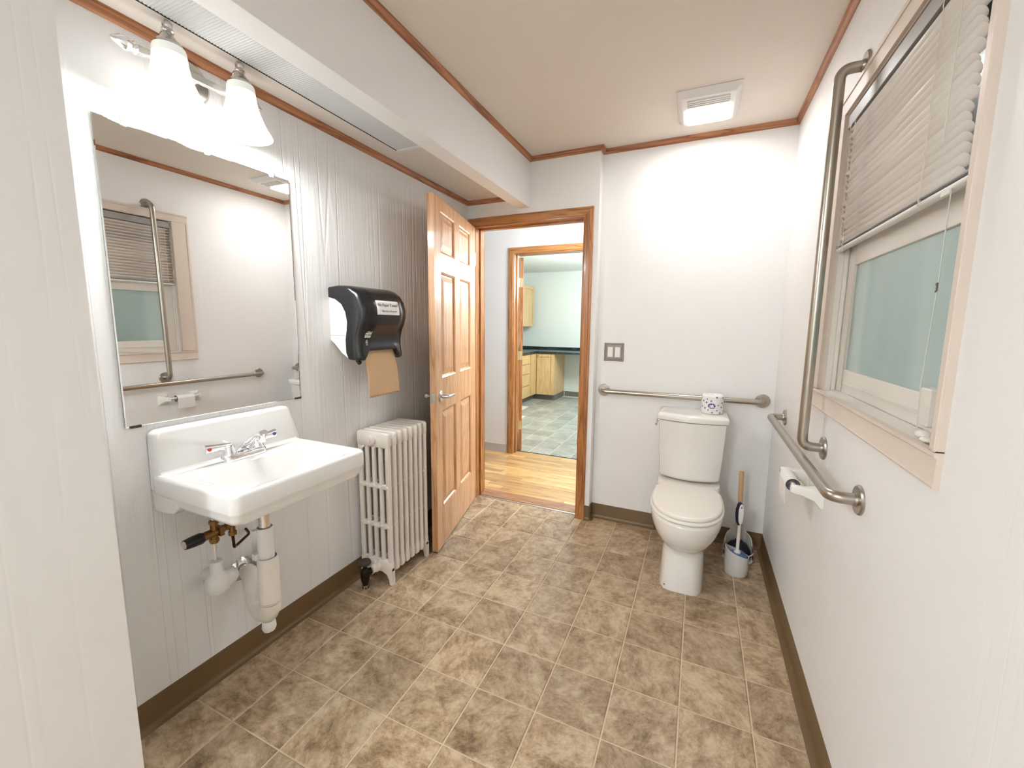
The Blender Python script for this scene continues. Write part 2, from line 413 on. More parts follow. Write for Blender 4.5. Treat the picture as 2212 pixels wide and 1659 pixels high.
# coved vinyl baseboards
BP = [(0, 0), (.027, 0), (.0265, .0035), (.0245, .0042), (.013, .0065), (.007, .013), (.0045, .024), (.0040, .098), (.003, .1016), (0, .1016)]
def baseb(name, axis, sign, pos, a, b, label, mt=BASEB, prof=BP):
    mb = MB()
    fn = (lambda u, v, t: (pos + sign * u, t, v)) if axis == 'y' else (lambda u, v, t: (t, pos + sign * u, v))
    mb.extr(prof, fn, a, b)
    return struct(mb, name, mt, label, 'baseboard', ang=50)
baseb('baseboard_left', 'y', 1, XL, YP, YD, 'brown coved vinyl baseboard under the sink')
baseb('baseboard_right', 'y', -1, XR, YR, YB, 'brown coved vinyl baseboard along the right wall')
baseb('baseboard_back', 'x', -1, YB, 0.045, XR, 'brown coved vinyl baseboard behind the toilet')
bb = MB(); bb.extr(BP, lambda u, v, t: (t, YD - u, v), 0.013, 0.045 + .01); bb.extr(BP, lambda u, v, t: (0.045 + u, t, v), YD - .01, YB)
struct(bb, 'baseboard_corner', BASEB, 'short brown baseboard piece wrapping the corner beside the door casing', 'baseboard', ang=50)
baseb('baseboard_near', 'y', 1, XP, YR, YP, 'brown baseboard of the projecting wall beside the camera')
baseb('baseboard_rear', 'x', 1, YR, XP, XR, 'brown baseboard of the wall behind the camera')

# small oak ceiling trims
QT = [(0, 0), (.006, 0), (.014, .006), (.019, .014), (.020, .028), (0, .028)]
def ctrim(name, pieces, label):
    mb = MB()
    for axis, sign, pos, a, b, zt in pieces:
        fn = (lambda u, v, t, p=pos, s=sign, z=zt: (p + s * u, t, z - .028 + v)) if axis == 'y' else (lambda u, v, t, p=pos, s=sign, z=zt: (t, p + s * u, z - .028 + v))
        mb.extr(QT, fn, a, b)
    return struct(mb, name, OAKY if pieces[0][0] == 'y' else OAKT, label, 'trim', ang=50)
ctrim('trim_2', [('y', -1, XR, YR, YB, ZC)], 'thin oak trim between ceiling and right wall')
ctrim('trim_3', [('x', -1, YB, 0.045, XR, ZC), ('y', 1, 0.045, YD - .02, YB, ZC)], 'thin oak trim between ceiling and wall behind the toilet')
ctrim('trim_4', [('x', -1, YD, BX1, 0.065, ZC)], 'thin oak trim between ceiling and wall above the doorway')
ctrim('trim_5', [('y', 1, BX1, -1.7, YD, ZC)], 'thin oak trim between ceiling and white beam')
ctrim('trim_6', [('y', 1, XL, YP, YD, ZLC)], 'thin oak trim under the lowered ceiling above the mirror')
ctrim('trim_7', [('x', -1, YD, XL, BX0, ZLC)], 'short oak trim under the lowered ceiling above the door head')

# ------------------------------------------------------------------ door casing (bathroom)
CP = [(0, 0), (0, .008), (.004, .011), (.014, .012), (.018, .015), (.050, .017), (.060, .017), (.066, .014), (.078, .014), (.084, .011), (.084, 0)]
def casing(mb_v, mb_h, x0, x1, zt, yface, sgn, wscale=1.0, left=True, rightside=True):
    """mitred casing round an opening; sgn -1 faces -y"""
    P = [(u * wscale, v) for u, v in CP]
    W = .084 * wscale
    if rightside: mb_v.loft([[(x1 + u, yface + sgn * v, 0) for u, v in P], [(x1 + u, yface + sgn * v, zt + u) for u, v in P]])
    if left: mb_v.loft([[(x0 - u, yface + sgn * v, 0) for u, v in P], [(x0 - u, yface + sgn * v, zt + u) for u, v in P]])
    mb_h.loft([[(x0 - u, yface + sgn * v, zt + u) for u, v in P], [(x1 + u, yface + sgn * v, zt + u) for u, v in P]])
df = empty('door_frame', (DX0, YD, 0), 'oak door frame around the open doorway to the hall', 'door frame', kind='structure')
v_, h_ = MB(), MB()
casing(v_, h_, DX0, DX1, DZ, YD, -1, .75, left=False)
W_ = .063
P = [(u * .75, v) for u, v in CP]
v_.loft([[(DX0 - u, YD - v, 0) for u, v in P], [(DX0 - u, YD - v, DZ + u) for u, v in P]])
v_.build('casing_upright', OAK, df, ang=25); h_.build('casing_head', OAKX, df, ang=25)
jb = MB().box((DX0 - .02, YD - .001, 0), (DX0, YD + .125, DZ + .02)).box((DX1, YD - .001, 0), (DX1 + .02, YD + .125, DZ + .02))
jb.box((DX0, YD + .045, 0), (DX0 + .011, YD + .08, DZ)).box((DX1 - .011, YD + .045, 0), (DX1, YD + .08, DZ))
jb.build('jamb', OAK, df, bevel=.0015)
MB().box((DX0 - .02, YD - .001, DZ), (DX1 + .02, YD + .125, DZ + .02)).box((DX0, YD + .045, DZ - .011), (DX1, YD + .08, DZ)).build('head_jamb', OAKX, df, bevel=.0015)
v_, h_ = MB(), MB(); casing(v_, h_, DX0, DX1, DZ, YD + .12, 1, .75); v_.build('casing_upright', OAK, df, ang=25); h_.build('casing_head', OAKX, df, ang=25)
struct(MB().box((DX0, 1.750, 0), (DX1, 1.768, .0055)), 'trim_8', METST, 'thin metal strip across the doorway where tile meets wood', 'threshold strip', bevel=.001)
struct(MB().box((DX0, 1.7685, -.01), (DX1, 1.888, .009)), 'trim_9', THR, 'reddish wood threshold board in the bathroom doorway', 'threshold', bevel=.003)

# ------------------------------------------------------------------ six-panel oak door, swung open along the left wall
HX, HY = -0.838, 1.700
ddir = Vector((-0.648 - HX, 0.917 - HY)); dl = 0.802; ang = math.atan2(ddir.y, ddir.x)
door = empty('door_1', (HX, HY, 0), 'open six-panel oak door between radiator and doorway', 'door', kind='structure', rz=ang)
# local frame: +x along the leaf, +y = away from the room side (towards the left wall is -y after rotation)
# room-facing side is local +y ; back side local -y
TH = 0.036
cols = [(0.122, 0.370), (0.456, 0.702)]; rows = [(0.248, 0.836), (1.028, 1.627), (1.732, 1.955)]
Z0, Z1 = 0.012, 2.020
lf = MB()
for a, b in ((0, cols[0][0]), (cols[1][1], dl)): lf.box((a, -TH, Z0), (b, 0, Z1))
zz = [Z0] + [q for r_ in rows for q in r_] + [Z1]
for k in range(0, len(zz), 2): lf.box((cols[0][0], -TH, zz[k]), (cols[1][1], 0, zz[k + 1]))
for r_ in rows: lf.box((cols[0][1], -TH, r_[0]), (cols[1][0], 0, r_[1]))
def rect_loop(x0, x1, z0, z1, y): return [(x0, y, z0), (x1, y, z0), (x1, y, z1), (x0, y, z1)]
for c_ in cols:
    for r_ in rows:
        for sd in (0, 1):
            y0 = 0 if sd == 0 else -TH; sg = -1 if sd == 0 else 1
            L = [rect_loop(c_[0] + i_, c_[1] - i_, r_[0] + i_, r_[1] - i_, y0 + sg * d_) for i_, d_ in ((-.0005, -.0004), (.002, .0015), (.008, .004), (.012, .0105), (.014, .0135), (-.002, .0135))]
            lf.loft(L, False, False)
leaf = lf.build('leaf_frame', OAKD, door, bevel=.001, seg=1, ang=20)
for c_ in cols:
    for r_ in rows:
        p = MB()
        L = [rect_loop(c_[0] + i_, c_[1] - i_, r_[0] + i_, r_[1] - i_, y_) for i_, y_ in ((.012, -.0125), (.0185, -.0125), (.050, -.0030), (.052, -.0030))]
        Lb = [rect_loop(c_[0] + i_, c_[1] - i_, r_[0] + i_, r_[1] - i_, -TH - y_) for i_, y_ in ((.052, -.0030), (.050, -.0030), (.0185, -.0125), (.012, -.0125))]
        p.loft(Lb + L); p.build('panel', OAKD, door, ang=8)
sx, hz = 0.728, 0.925
for sg, y0 in ((1, 0.0), (-1, -TH)):
    hd = MB()
    hd.lathe([(.034, 0), (.034, .003), (.030, .008), (.014, .011), (.011, .016), (.011, .050)], (sx, y0, hz), (0, sg, 0), 24)
    hd.build('handle_rose', NICK, door)
    L = []
    for t, hh, ww in ((0, .011, .010), (.02, .011, .010), (.06, .0095, .008), (.10, .0085, .007), (.112, .006, .004)):
        L.append([(sx + .010 - t, y0 + sg * (.048 + .0) + ww * math.cos(a_), hz + hh * math.sin(a_) - t * .03) for a_ in [2 * PI * q / 12 for q in range(12)]])
    hl = MB(); hl.loft(L); hl.build('door_handle', NICK, door)
lp = MB().box((dl - .0005, -TH + .005, hz - .030), (dl + .0015, -.005, hz + .028)).box((dl, -TH + .011, hz - .012), (dl + .009, -.013, hz + .012))
lp.build('latch_plate', NICK, door, bevel=.0008)
for z in (0.25, 1.80):
    MB().cyl((-.003, -.004, z - .045), (-.003, -.004, z + .045), .005).build('hinge', NICK, door)

# ------------------------------------------------------------------ hall and kitchen beyond
HW = 2.837
struct(MB().box((-2.6, YD + .12, -.06), (1.6, HW + .11, -.002)), 'floor_hall', HALLF, 'honey coloured strip wood floor of the hall', 'floor', smooth=False)
pk = MB(); y = 1.889; rr = random.Random(3)
while y < HW + .1:
    x = -2.5 + rr.random() * .5
    while x < 1.5:
        l = .35 + rr.random() * .75
        if x + l > -1.55 and x < .58: pk.box((max(x, -1.6) + .0006, y + .0006, -.004), (min(x + l, .6) - .0006, min(y + .0572, HW + .105) - .0006, .004))
        x += l
    y += .0572
po = pk.build('floor_planks', HALLF, None, smooth=False); tag(po, 'narrow honey oak floor planks running across the hall', 'floor planks', kind='stuff')
KX0, KX1, KZ = -1.035, -0.27, 2.018
hw = MB().box((-2.6, HW, 0), (KX0 - .02, HW + .11, 2.44)).box((KX1 + .02, HW, 0), (1.6, HW + .11, 2.44)).box((KX0 - .02, HW, KZ + .02), (KX1 + .02, HW + .11, 2.44))
struct(hw, 'wall_hall', HALLW, 'cool white hall wall around the second doorway', 'wall', smooth=False)
struct(MB().box((-2.6, YD, 0), (XL - .121, YD + .12, 2.44)), 'wall_hall_near', HALLW, 'hall wall left of the bathroom doorway', 'wall', smooth=False)
struct(MB().box((XR + .141, YB, 0), (1.6, YB + .12, 2.44)), 'wall_hall_side', HALLW, 'hall wall right of the bathroom', 'wall', smooth=False)
struct(MB().box((-2.7, YD + .12, 0), (-2.6, HW, 2.44)), 'wall_hall_left', HALLW, 'left end wall of the hall', 'wall', smooth=False)
struct(MB().box((1.6, YB, 0), (1.7, HW, 2.44)), 'wall_hall_right', HALLW, 'right end wall of the hall', 'wall', smooth=False)
struct(MB().box((-2.7, YD + .12, 2.42), (1.7, HW + .11, 2.46)), 'ceiling_hall', HALLW, 'white ceiling of the hall', 'ceiling', smooth=False)
BH = [(0, 0), (.010, 0), (.008, .01), (.006, .088), (0, .092)]
baseb('baseboard_hall', 'x', -1, HW, -2.6, KX0 - .063, 'light grey baseboard on the hall wall', BASEG, BH)
kf = empty('door_frame', (KX0, HW, 0), 'oak frame of the kitchen doorway across the hall', 'door frame', kind='structure')
v_, h_ = MB(), MB(); casing(v_, h_, KX0, KX1, KZ, HW, -1, .80); v_.build('casing_upright', OAK, kf, ang=25); h_.build('casing_head', OAKX, kf, ang=25)
jb = MB().box((KX0 - .02, HW - .001, 0), (KX0, HW + .115, KZ + .02)).box((KX1, HW - .001, 0), (KX1 + .02, HW + .115, KZ + .02)).box((KX0, HW + .04, 0), (KX0 + .011, HW + .07, KZ))
jb.build('jamb', OAK, kf, bevel=.0015)
MB().box((KX0 - .02, HW - .001, KZ), (KX1 + .02, HW + .115, KZ + .02)).build('head_jamb', OAKX, kf, bevel=.0015)
kd = empty('door_2', (KX0, HW + .115, 0), 'oak kitchen door swung open, seen edge on with three hinges', 'door', kind='structure')
KR = Matrix.Translation((KX0 + .004, HW + .119, 0)) @ Matrix.Rotation(math.radians(24.5), 4, 'Z')
MB().box((0, 0, .01), (.036, .72, KZ - .01), KR).build('leaf', OAK, kd, bevel=.002)
for z in (0.28, 1.02, 1.76):
    hg = MB().cyl((KX0 + .0, HW + .112, z - .045), (KX0 + .0, HW + .112, z + .045), .006); hg.box((KX0 + .001, HW + .082, z - .045), (KX0 + .003, HW + .114, z + .045)); hg.box((.002, -.0022, z - .045), (.032, .0, z + .045), KR)
    hg.build('hinge', BRASSH, kd)
struct(MB().box((KX0, HW + .095, 0), (KX1, HW + .112, .006)), 'trim_10', DARK, 'dark strip across the kitchen doorway where wood meets tile', 'threshold strip', bevel=.001)
KY, KL = 6.52, -2.56
kfl = struct(MB().box((KL, HW + .11, -.06), (1.2, KY, 0)), 'floor_kitchen', KGROUT, 'pale grey tile floor of the kitchen', 'floor', smooth=False)
for i in range(-10, 1):
    for j in range(0, 15):
        x0 = i * T; y0 = HW + .112 + j * T * 1.0
        if x0 < -2.3 or x0 + T > 0.25 or y0 + T > KY: continue
        xl = x0 - 1.2 * (y0 - HW)
        px = -0.27 + (y0 - HW) * .05
        if x0 > -0.15 or x0 < -1.30 - (y0 - HW) * .34: continue
        tile_piece(x0, x0 + T, y0, y0 + T, KTILE, kfl, .0015, .002, .001)
struct(MB().box((KL - .1, HW + .11, 0), (KL, KY + .1, 2.35)), 'wall_kitchen_left', KITW, 'pale green kitchen wall on the left', 'wall', smooth=False)
struct(MB().box((KL, KY, 0), (1.3, KY + .1, 2.35)), 'wall_kitchen_back', KITW, 'pale green kitchen wall facing the doorways', 'wall', smooth=False)
struct(MB().box((1.2, HW + .11, 0), (1.3, KY, 2.35)), 'wall_kitchen_right', KITW, 'kitchen wall out of view on the right', 'wall', smooth=False)
struct(MB().box((KL, HW + .11, 2.32), (1.3, KY, 2.36)), 'ceiling_kitchen', mat('kitchen_ceiling', (.8, .82, .8), .6), 'white ceiling of the kitchen', 'ceiling', smooth=False)
baseb('baseboard_kitchen', 'x', -1, KY, -1.62, 1.2, 'dark grey kitchen baseboard under the desk top', BASEK, BH)

def shaker(mb, axis, pos, sg, a0, a1, z0, z1, rail=.045, th=.018, panel=True):
    """framed cabinet front on plane axis=pos, facing sg"""
    def q(a, z, d): return (pos + sg * d, a, z) if axis == 'x' else (a, pos + sg * d, z)
    def b(aa, ab, za, zb, d0, d1):
        p, r_ = q(aa, za, d0), q(ab, zb, d1); mb.box(p, r_)
    if not panel: b(a0, a1, z0, z1, 0, th); return
    b(a0, a0 + rail, z0, z1, 0, th); b(a1 - rail, a1, z0, z1, 0, th); b(a0 + rail, a1 - rail, z0, z0 + rail, 0, th); b(a0 + rail, a1 - rail, z1 - rail, z1, 0, th)
    b(a0 + rail, a1 - rail, z0 + rail, z1 - rail, 0, th * .45)
FX = -1.985; FY = 5.90
c1 = empty('base_cabinet', (-2.27, 5.15, 0), 'maple kitchen base cabinet with a stack of four drawers', 'cabinet', 'maple kitchen base cabinets')
MB().box((KL + .002, 4.75, .10), (FX, 5.62, .835)).build('body', MAPLE, c1, bevel=.001)
MB().box((KL + .002, 4.75, 0), (FX - .06, 5.62, .10)).build('toe_kick', BASEK, c1)
for z0, z1 in ((.105, .30), (.31, .50), (.51, .665), (.675, .825)):
    d = MB(); shaker(d, 'x', FX, 1, 4.78, 5.60, z0, z1, panel=False); d.build('drawer', MAPLE, c1, bevel=.004)
c2 = empty('base_cabinet', (-2.1, 6.2, 0), 'maple corner base cabinet with one framed door beside the open desk space', 'cabinet', 'maple kitchen base cabinets')
MB().box((KL + .002, FY, .10), (-1.635, KY - .002, .835)).box((KL + .002, 5.625, .10), (FX, FY, .835)).build('body', MAPLE, c2, bevel=.001)
MB().box((KL + .002, FY + .06, 0), (-1.635, KY - .002, .10)).box((KL + .002, 5.625, 0), (FX - .06, FY + .06, .10)).build('toe_kick', BASEK, c2)
d = MB(); shaker(d, 'x', FX, 1, 5.64, 5.86, .105, .825, .035); d.build('door', MAPLE, c2, bevel=.002)
d = MB(); shaker(d, 'y', FY, -1, -1.955, -1.645, .105, .825, .045); dd = d.build('door', MAPLE, c2, bevel=.002)
MB().lathe([(.004, 0), (.005, .012), (.012, .018), (.008, .026), (.001, .027)], (-1.93, FY - .018, .79), (0, -1, 0), 12).build('knob', NICK, dd)
ct = MB().box((KL + .002, 4.75, .837), (FX + .03, KY - .002, .875)).box((FX + .03, FY - .03, .837), (1.0, KY - .002, .875))
ct.box((KL + .002, KY - .022, .875), (1.0, KY - .002, .925)).box((KL + .002, 4.75, .875), (KL + .022, KY - .022, .925))
tag(ct.build('worktop', CTOP, None, bevel=.006), 'dark laminate kitchen worktop turning the corner', 'worktop')
uc = empty('wall_cabinet', (KL + .15, 5.9, 1.3), 'maple cabinet hanging on the left kitchen wall', 'cabinet')
MB().box((KL + .002, 5.35, 1.30), (-2.245, 6.40, 2.045)).build('body', MAPLE, uc, bevel=.001)
for a, b in ((5.36, 5.87), (5.88, 6.39)):
    d = MB(); shaker(d, 'x', -2.245, 1, a, b, 1.31, 2.035, .05); d.build('door', MAPLE, uc, bevel=.002)

# ------------------------------------------------------------------ window on the right wall
win = empty('window_1', (XR, .44, WZ0), 'cream framed window with frosted glass on the right wall', 'window', kind='structure')
CT = .012
def wcas(*bx):
    mb = MB()
    for b in bx: mb.box(*b)
    return mb
wcas(((XR - CT, .002, 1.1158), (XR, WY0, 2.055)), ((XR - CT - .004, .002, 1.1158), (XR, .010, 2.055))).build('side_casing', CASW, win, bevel=.0012)
wcas(((XR - CT, WY1, 1.1158), (XR, .958, 2.055)), ((XR - CT - .004, .945, 1.1158), (XR, .958, 2.055))).build('side_casing', CASW, win, bevel=.002)
wcas(((XR - CT, .002, 2.055), (XR, .958, 2.112)), ((XR - CT - .004, .002, 2.100), (XR, .958, 2.112))).build('head_casing', CASW, win, bevel=.0012)
ap = MB(); ap.loft([[(XR, y_, 1.046), (XR - .011, y_, 1.047), (XR - .0125, y_, 1.051), (XR - .010, y_, 1.056), (XR - .010, y_, 1.102), (XR - .0145, y_, 1.106), (XR - .0145, y_, 1.1140), (XR, y_, 1.1148)] for y_ in (.002, .958)])
ap.build('apron', CASW, win, ang=30)
wcas(((XR - .002, WY1 - .002, WZ0), (XR + .12, WY1 + .012, WZ1)), ((XR - .002, WY0 - .012, WZ0), (XR + .12, WY0 + .002, WZ1)), ((XR - .002, WY0, WZ1 - .002), (XR + .12, WY1, WZ1 + .01))).build('jamb', CASW, win, bevel=.001)
sl = MB(); sl.loft([[(XR - .006, y_, 1.100), (XR - .006, y_, 1.107), (XR + .041, y_, 1.1185), (XR + .075, y_, 1.120), (XR + .075, y_, 1.10)] for y_ in (WY0, WY1)])
sl.build('sill', VINYL, win, ang=20)
# vinyl liner with tracks on the far jamb and near jamb
for yy, sg in ((WY1, -1), (WY0, 1)):
    ln = MB()
    ln.box((XR + .010, yy, 1.11), (XR + .027, yy + sg * .005, WZ1)).box((XR + .0285, yy, 1.115), (XR + .040, yy + sg * .009, WZ1)).box((XR + .010, yy, 1.12), (XR + .110, yy + sg * .0035, WZ1))
    ln.build('jamb_liner', VINYL, win, bevel=.001)
def sash(x0, x1, z0, z1, gz0, gz1, nm):
    s_ = MB(); st = .066
    s_.box((x0, WY0 + .003, z0), (x1, WY0 + st, z1)).box((x0, WY1 - st - .004, z0), (x1, WY1 - .004, z1))
    s_.box((x0, WY0 + st, z0), (x1, WY1 - st - .004, gz0)).box((x0, WY0 + st, gz1), (x1, WY1 - st - .004, z1))
    o = s_.build(nm, VINYL, win, bevel=.0025)
    return o, (WY0 + st, WY1 - st - .004)
so, (ga, gb) = sash(XR + .043, XR + .066, 1.117, 1.640, 1.196, 1.547, 'lower_sash')
MB().box((XR + .050, ga - .002, 1.194), (XR + .056, gb + .002, 1.549)).build('glass_pane', FROST, so)
MB().box((XR + .038, ga + .02, 1.150), (XR + .043, gb - .02, 1.157)).build('sash_lip', VINYL, so, bevel=.001)
so2, (ga, gb) = sash(XR + .068, XR + .090, 1.60, 2.05, 1.66, 2.0, 'upper_sash')
MB().box((XR + .075, ga - .002, 1.658), (XR + .081, gb + .002, 2.002)).build('glass_pane', FROST, so2)
MB().box((XR + .018, .128, 1.136), (XR + .042, .170, 1.216)).build('latch_block', VINYL, win, bevel=.004)
MB().sphere((XR + .012, .115, 1.124), .012, 12, 8, (1.1, 1.8, .8)).sphere((XR + .006, .085, 1.120), .009, 12, 8, (1.2, 1.6, .7)).build('caulk_lump', VINYL, win)
MB().box((XR - .0125, .0012, 1.1150), (XR - .001, .0045, 1.1172)).build('joint_gap', DARK, win)

# blind
bl = empty('window_blind', (XR + .008, .47, 2.03), 'ivory mini blind half lowered over the frosted window', 'blind')
bxm = XR + .012
MB().box((bxm - .014, .050, 2.004), (bxm + .014, WY1 - .004, 2.046)).build('headrail', RAILG, bl, bevel=.002)
def slat_mesh(L, seg=5, wd=.0255, crown=.0032):
    vs = []; fs = []
    for e, (y0) in enumerate((0.0, L)):
        for k in range(seg + 1):
            t = -1 + 2 * k / seg; dy = (.006 * abs(t) ** 3) * (1 if e == 0 else -1)
            vs.append((t * wd / 2, y0 + dy, crown * (1 - t * t)))
    n = seg + 1
    for k in range(seg): fs.append((k, k + 1, n + k + 1, n + k))
    me = bpy.data.meshes.new('slat'); me.from_pydata(vs, [], fs); me.update()
    me.polygons.foreach_set('use_smooth', [True] * len(me.polygons)); me.materials.append(SLAT)
    return me
NS = 20; rs = random.Random(5)
sms = [slat_mesh(WY1 - .006 - y_) for y_ in (.092, .098, .104, .110)]
for k in range(NS):
    z = 1.630 + k * .0198; q = rs.randrange(4); me = sms[q]
    o = bpy.data.objects.new('slat', me); COL.objects.link(o); o.parent = bl
    y0 = (.092, .098, .104, .110)[q]
    o.location = Vector((bxm, y0, z)) - bl.location
    o.rotation_euler = (rs.uniform(-.004, .004), math.radians(60 + rs.uniform(-5, 5) - (10 if k > 12 else 0)), rs.uniform(-.004, .004))
    sd = o.modifiers.new('thick', 'SOLIDIFY'); sd.thickness = .0005
br = MB(); br.loft([[(bxm + .011 * math.cos(a_), y_, 1.607 + .0075 * math.sin(a_)) for a_ in [2 * PI * q / 16 for q in range(16)]] for y_ in (.055, WY1 - .006)])
brl = br.build('bottom_rail', WPL, bl)
MB().box((bxm - .006, .0535, 1.603), (bxm + .006, .056, 1.611)).build('rail_end_cap', mat('end_cap_brown', (.05, .035, .025), .4), brl)
br = MB().box((bxm - .012, .058, 1.616), (bxm + .012, WY1 - .006, 1.6215)); br.build('bottom_slat_stack', RAILG, bl, bevel=.002)
MB().box((bxm - .013, .115, 1.594), (bxm - .009, .145, 1.604)).build('rail_clip', WPL, brl, bevel=.001)
for yy in (.235, .768, .81):
    cords = MB(); pts = []
    for k in range(44):
        z = 1.602 + k * .0098; pts.append((bxm - .0135 - .0012 * math.sin(k * 1.3), yy + .0022 * math.sin(k * 1.9), z))
    cords.tube(pts, .0008, 5); cords.build('ladder_cord', SLAT, bl)
for yy in (.235, .768):
    MB().tube([(bxm - .0125, yy + .006, 1.60), (bxm - .0125, yy + .005, 2.01)], .0007, 5).build('lift_cord', SLAT, bl)
    MB().tube([(bxm - .013, yy - .004, 1.612), (bxm - .015, yy + .004, 1.604), (bxm - .014, yy - .006, 1.596), (bxm - .017, yy - .016, 1.588)], .0011, 5).build('cord_knot', SLAT, bl)
MB().tube([(bxm - .016, .15, 2.01), (bxm - .017, .153, 1.70)], .0011, 6).build('tilt_wand', SLAT, bl)
pc = MB().tube([(bxm - .012, .108, 1.598), (bxm - .013, .106, 1.43), (bxm - .011, .125, 1.22), (bxm - .006, .13, 1.13)], .0010, 6).build('pull_cord', mat('cord_pale', (.60, .62, .56), .6), bl)
MB().tube([(bxm - .014, .111, 1.424), (bxm - .016, .102, 1.426), (bxm - .016, .101, 1.412), (bxm - .014, .110, 1.410)], .0016, 6).build('cord_clip', mat('clip_brown', (.10, .085, .05), .5), pc)

# ------------------------------------------------------------------ grab bars
def grab_bar(pts, wallax, wpos, label):
    c = Vector(pts[0]); g = empty('grab_bar', c, label, 'grab bar', 'steel grab bars around the toilet and window')
    b = MB(); p = [Vector(q) for q in pts]
    b.tube(p, .0160, 20, bend=.055, seg=10); b.build('bar', STEEL, g, ang=60)
    ax = {'x': Vector((-1, 0, 0)), 'y': Vector((0, -1, 0))}[wallax]
    for q in (p[0], p[-1]):
        f_ = MB(); f_.lathe([(.040, 0), (.040, .004), (.037, .008), (.018, .009), (.017, .014)], q, ax, 32); f_.build('flange', STEEL, g)
    return g
grab_bar([(XR, .730, .925), (XR - .066, .730, .925), (XR - .066, .718, 2.137), (XR, .718, 2.137)], 'x', XR, 'tall vertical steel grab bar across the window')
grab_bar([(XR, .362, .883), (XR - .066, .362, .883), (XR - .066, 1.434, .890), (XR, 1.434, .890)], 'x', XR, 'horizontal steel grab bar on the right wall above the paper holder')
grab_bar([(.105, YB, .908), (.105, YB - .060, .908), (1.030, YB - .060, .910), (1.030, YB, .910)], 'y', YB, 'horizontal steel grab bar on the wall behind the toilet tank')

# ------------------------------------------------------------------ light switch
sw = empty('light_switch', (.160, YB, 1.165), 'double rocker light switch with pewter plate beside the doorway', 'light switch')
MB().loft([rect_loop(.160 - a, .160 + a, 1.165 - b, 1.165 + b, YB - d_) for a, b, d_ in ((.064, .060, 0), (.064, .060, .003), (.060, .056, .007), (.055, .051, .007), (.053, .049, .0045), (.048, .044, .006))]).build('plate', SWPL, sw, ang=15)
for xx in (.137, .184):
    MB().loft([rect_loop(xx - .0165, xx + .0165, 1.165 - .033, 1.165 + .033, YB - d_) for d_ in (.004, .0075)]).build('rocker', WPL, sw, bevel=.001)

# ------------------------------------------------------------------ mirror and clips
mi = empty('mirror', (XL, -.03, 1.012), 'large frameless rectangular mirror on the wall above the sink', 'mirror')
MY0, MY1, MZ0, MZ1 = -.334, .272, 1.012, 1.912
MB().box((XL + .001, MY0, MZ0), (XL + .005, MY1, MZ1)).build('backing', MIRE, mi)
bvl = [[(XL + x_, y_, z_) for y_, z_ in ((MY0 + i_, MZ0 + i_), (MY1 - i_, MZ0 + i_), (MY1 - i_, MZ1 - i_), (MY0 + i_, MZ1 - i_))] for x_, i_ in ((.0052, 0), (.0062, 0), (.0072, .003))]
MB().loft(bvl).build('glass', MIRR, mi, smooth=False)
for yy, zz_ in ((-.262, MZ1), (-.036, MZ1), (.197, MZ1)):
    MB().box((XL, yy - .008, zz_ - .010), (XL + .012, yy + .008, zz_ + .016)).build('clip', CLEAR, mi, bevel=.003)
for yy in (-.310, .258):
    MB().box((XL + .001, yy - .014, MZ0 - .003), (XL + .011, yy + .014, MZ0 + .005)).build('clip', mat('dark_clip', (.08, .07, .06), .3, .8), mi, bevel=.001)

# ------------------------------------------------------------------ vanity light
va = empty('vanity_light', (XL, -.075, 2.105), 'two-shade nickel wall light above the mirror', 'wall light')
MB().lathe([(.070, 0), (.070, .006), (.062, .014), (.045, .017), (.001, .018)], (XL, -.082, 2.112), (1, 0, 0), 36).build('backplate', NICK, va)
zb = 2.108; xb = XL + .062
b = MB()
for q in range(1):
    b.loft([[(xb + .009 * c_, y_, zb + .011 * s_) for c_, s_ in ((-1, -1), (1, -1), (1, 1), (-1, 1))] for y_ in (-.238, .075)])
b.cyl((XL + .015, -.082, zb), (xb, -.082, zb), .012)
b.build('crossbar', NICK, va, bevel=.002)
for y0, sg in ((-.236, -1), (.072, 1)):
    MB().lathe([(.012, 0), (.017, .004), (.017, .010), (.013, .014), (.016, .020), (.020, .030), (.017, .042), (.009, .053), (.006, .058), (.001, .062)], (xb, y0, zb), (0, sg, 0), 20).build('finial', CHROME, va)
for yy in (-.18, .028):
    xs = -.800
    ar = MB(); ar.tube([(xb, yy, zb + .005), (xb + .004, yy, zb + .050), (xb + .020, yy, zb + .073), (xs - .010, yy, zb + .068), (xs, yy, zb + .050)], .0055, 12, bend=.02)
    ar.build('arm', NICK, va)
    cp = MB(); cp.lathe([(.034, 2.128), (.034, 2.140), (.029, 2.147), (.020, 2.155), (.014, 2.165), (.012, 2.172), (.016, 2.175), (.015, 2.180), (.010, 2.184), (.013, 2.190), (.0135, 2.197), (.008, 2.203), (.001, 2.206)], (xs, yy, 0), (0, 0, 1), 24)
    cp.build('socket_cap', NICK, va)
    nk = MB(); nk.lathe([(.030, 2.133), (.0395, 2.131), (.0415, 2.124), (.0425, 2.108), (.0405, 2.108), (.0390, 2.124), (.029, 2.128)], (xs, yy, 0), (0, 0, 1), 32, cap=False)
    nk.build('shade_neck', SHADEN, va)
    prof = [(.0425, 2.108), (.0440, 2.090), (.0480, 2.068), (.0550, 2.044), (.0640, 2.020), (.0730, 2.000), (.0825, 1.986), (.0880, 1.974), (.0860, 1.973), (.0805, 1.985), (.0710, 2.000), (.0620, 2.020), (.0530, 2.044), (.0460, 2.068), (.0420, 2.090), (.0405, 2.108)]
    sh = MB(); sh.lathe(prof, (xs, yy, 0), (0, 0, 1), 36, cap=False); so_ = sh.build('lamp_shade', SHADE, va, ang=60)
    MB().sphere((xs, yy, 2.05), .024, 14, 10, (1, 1, 1.3)).build('bulb', BULB, va)

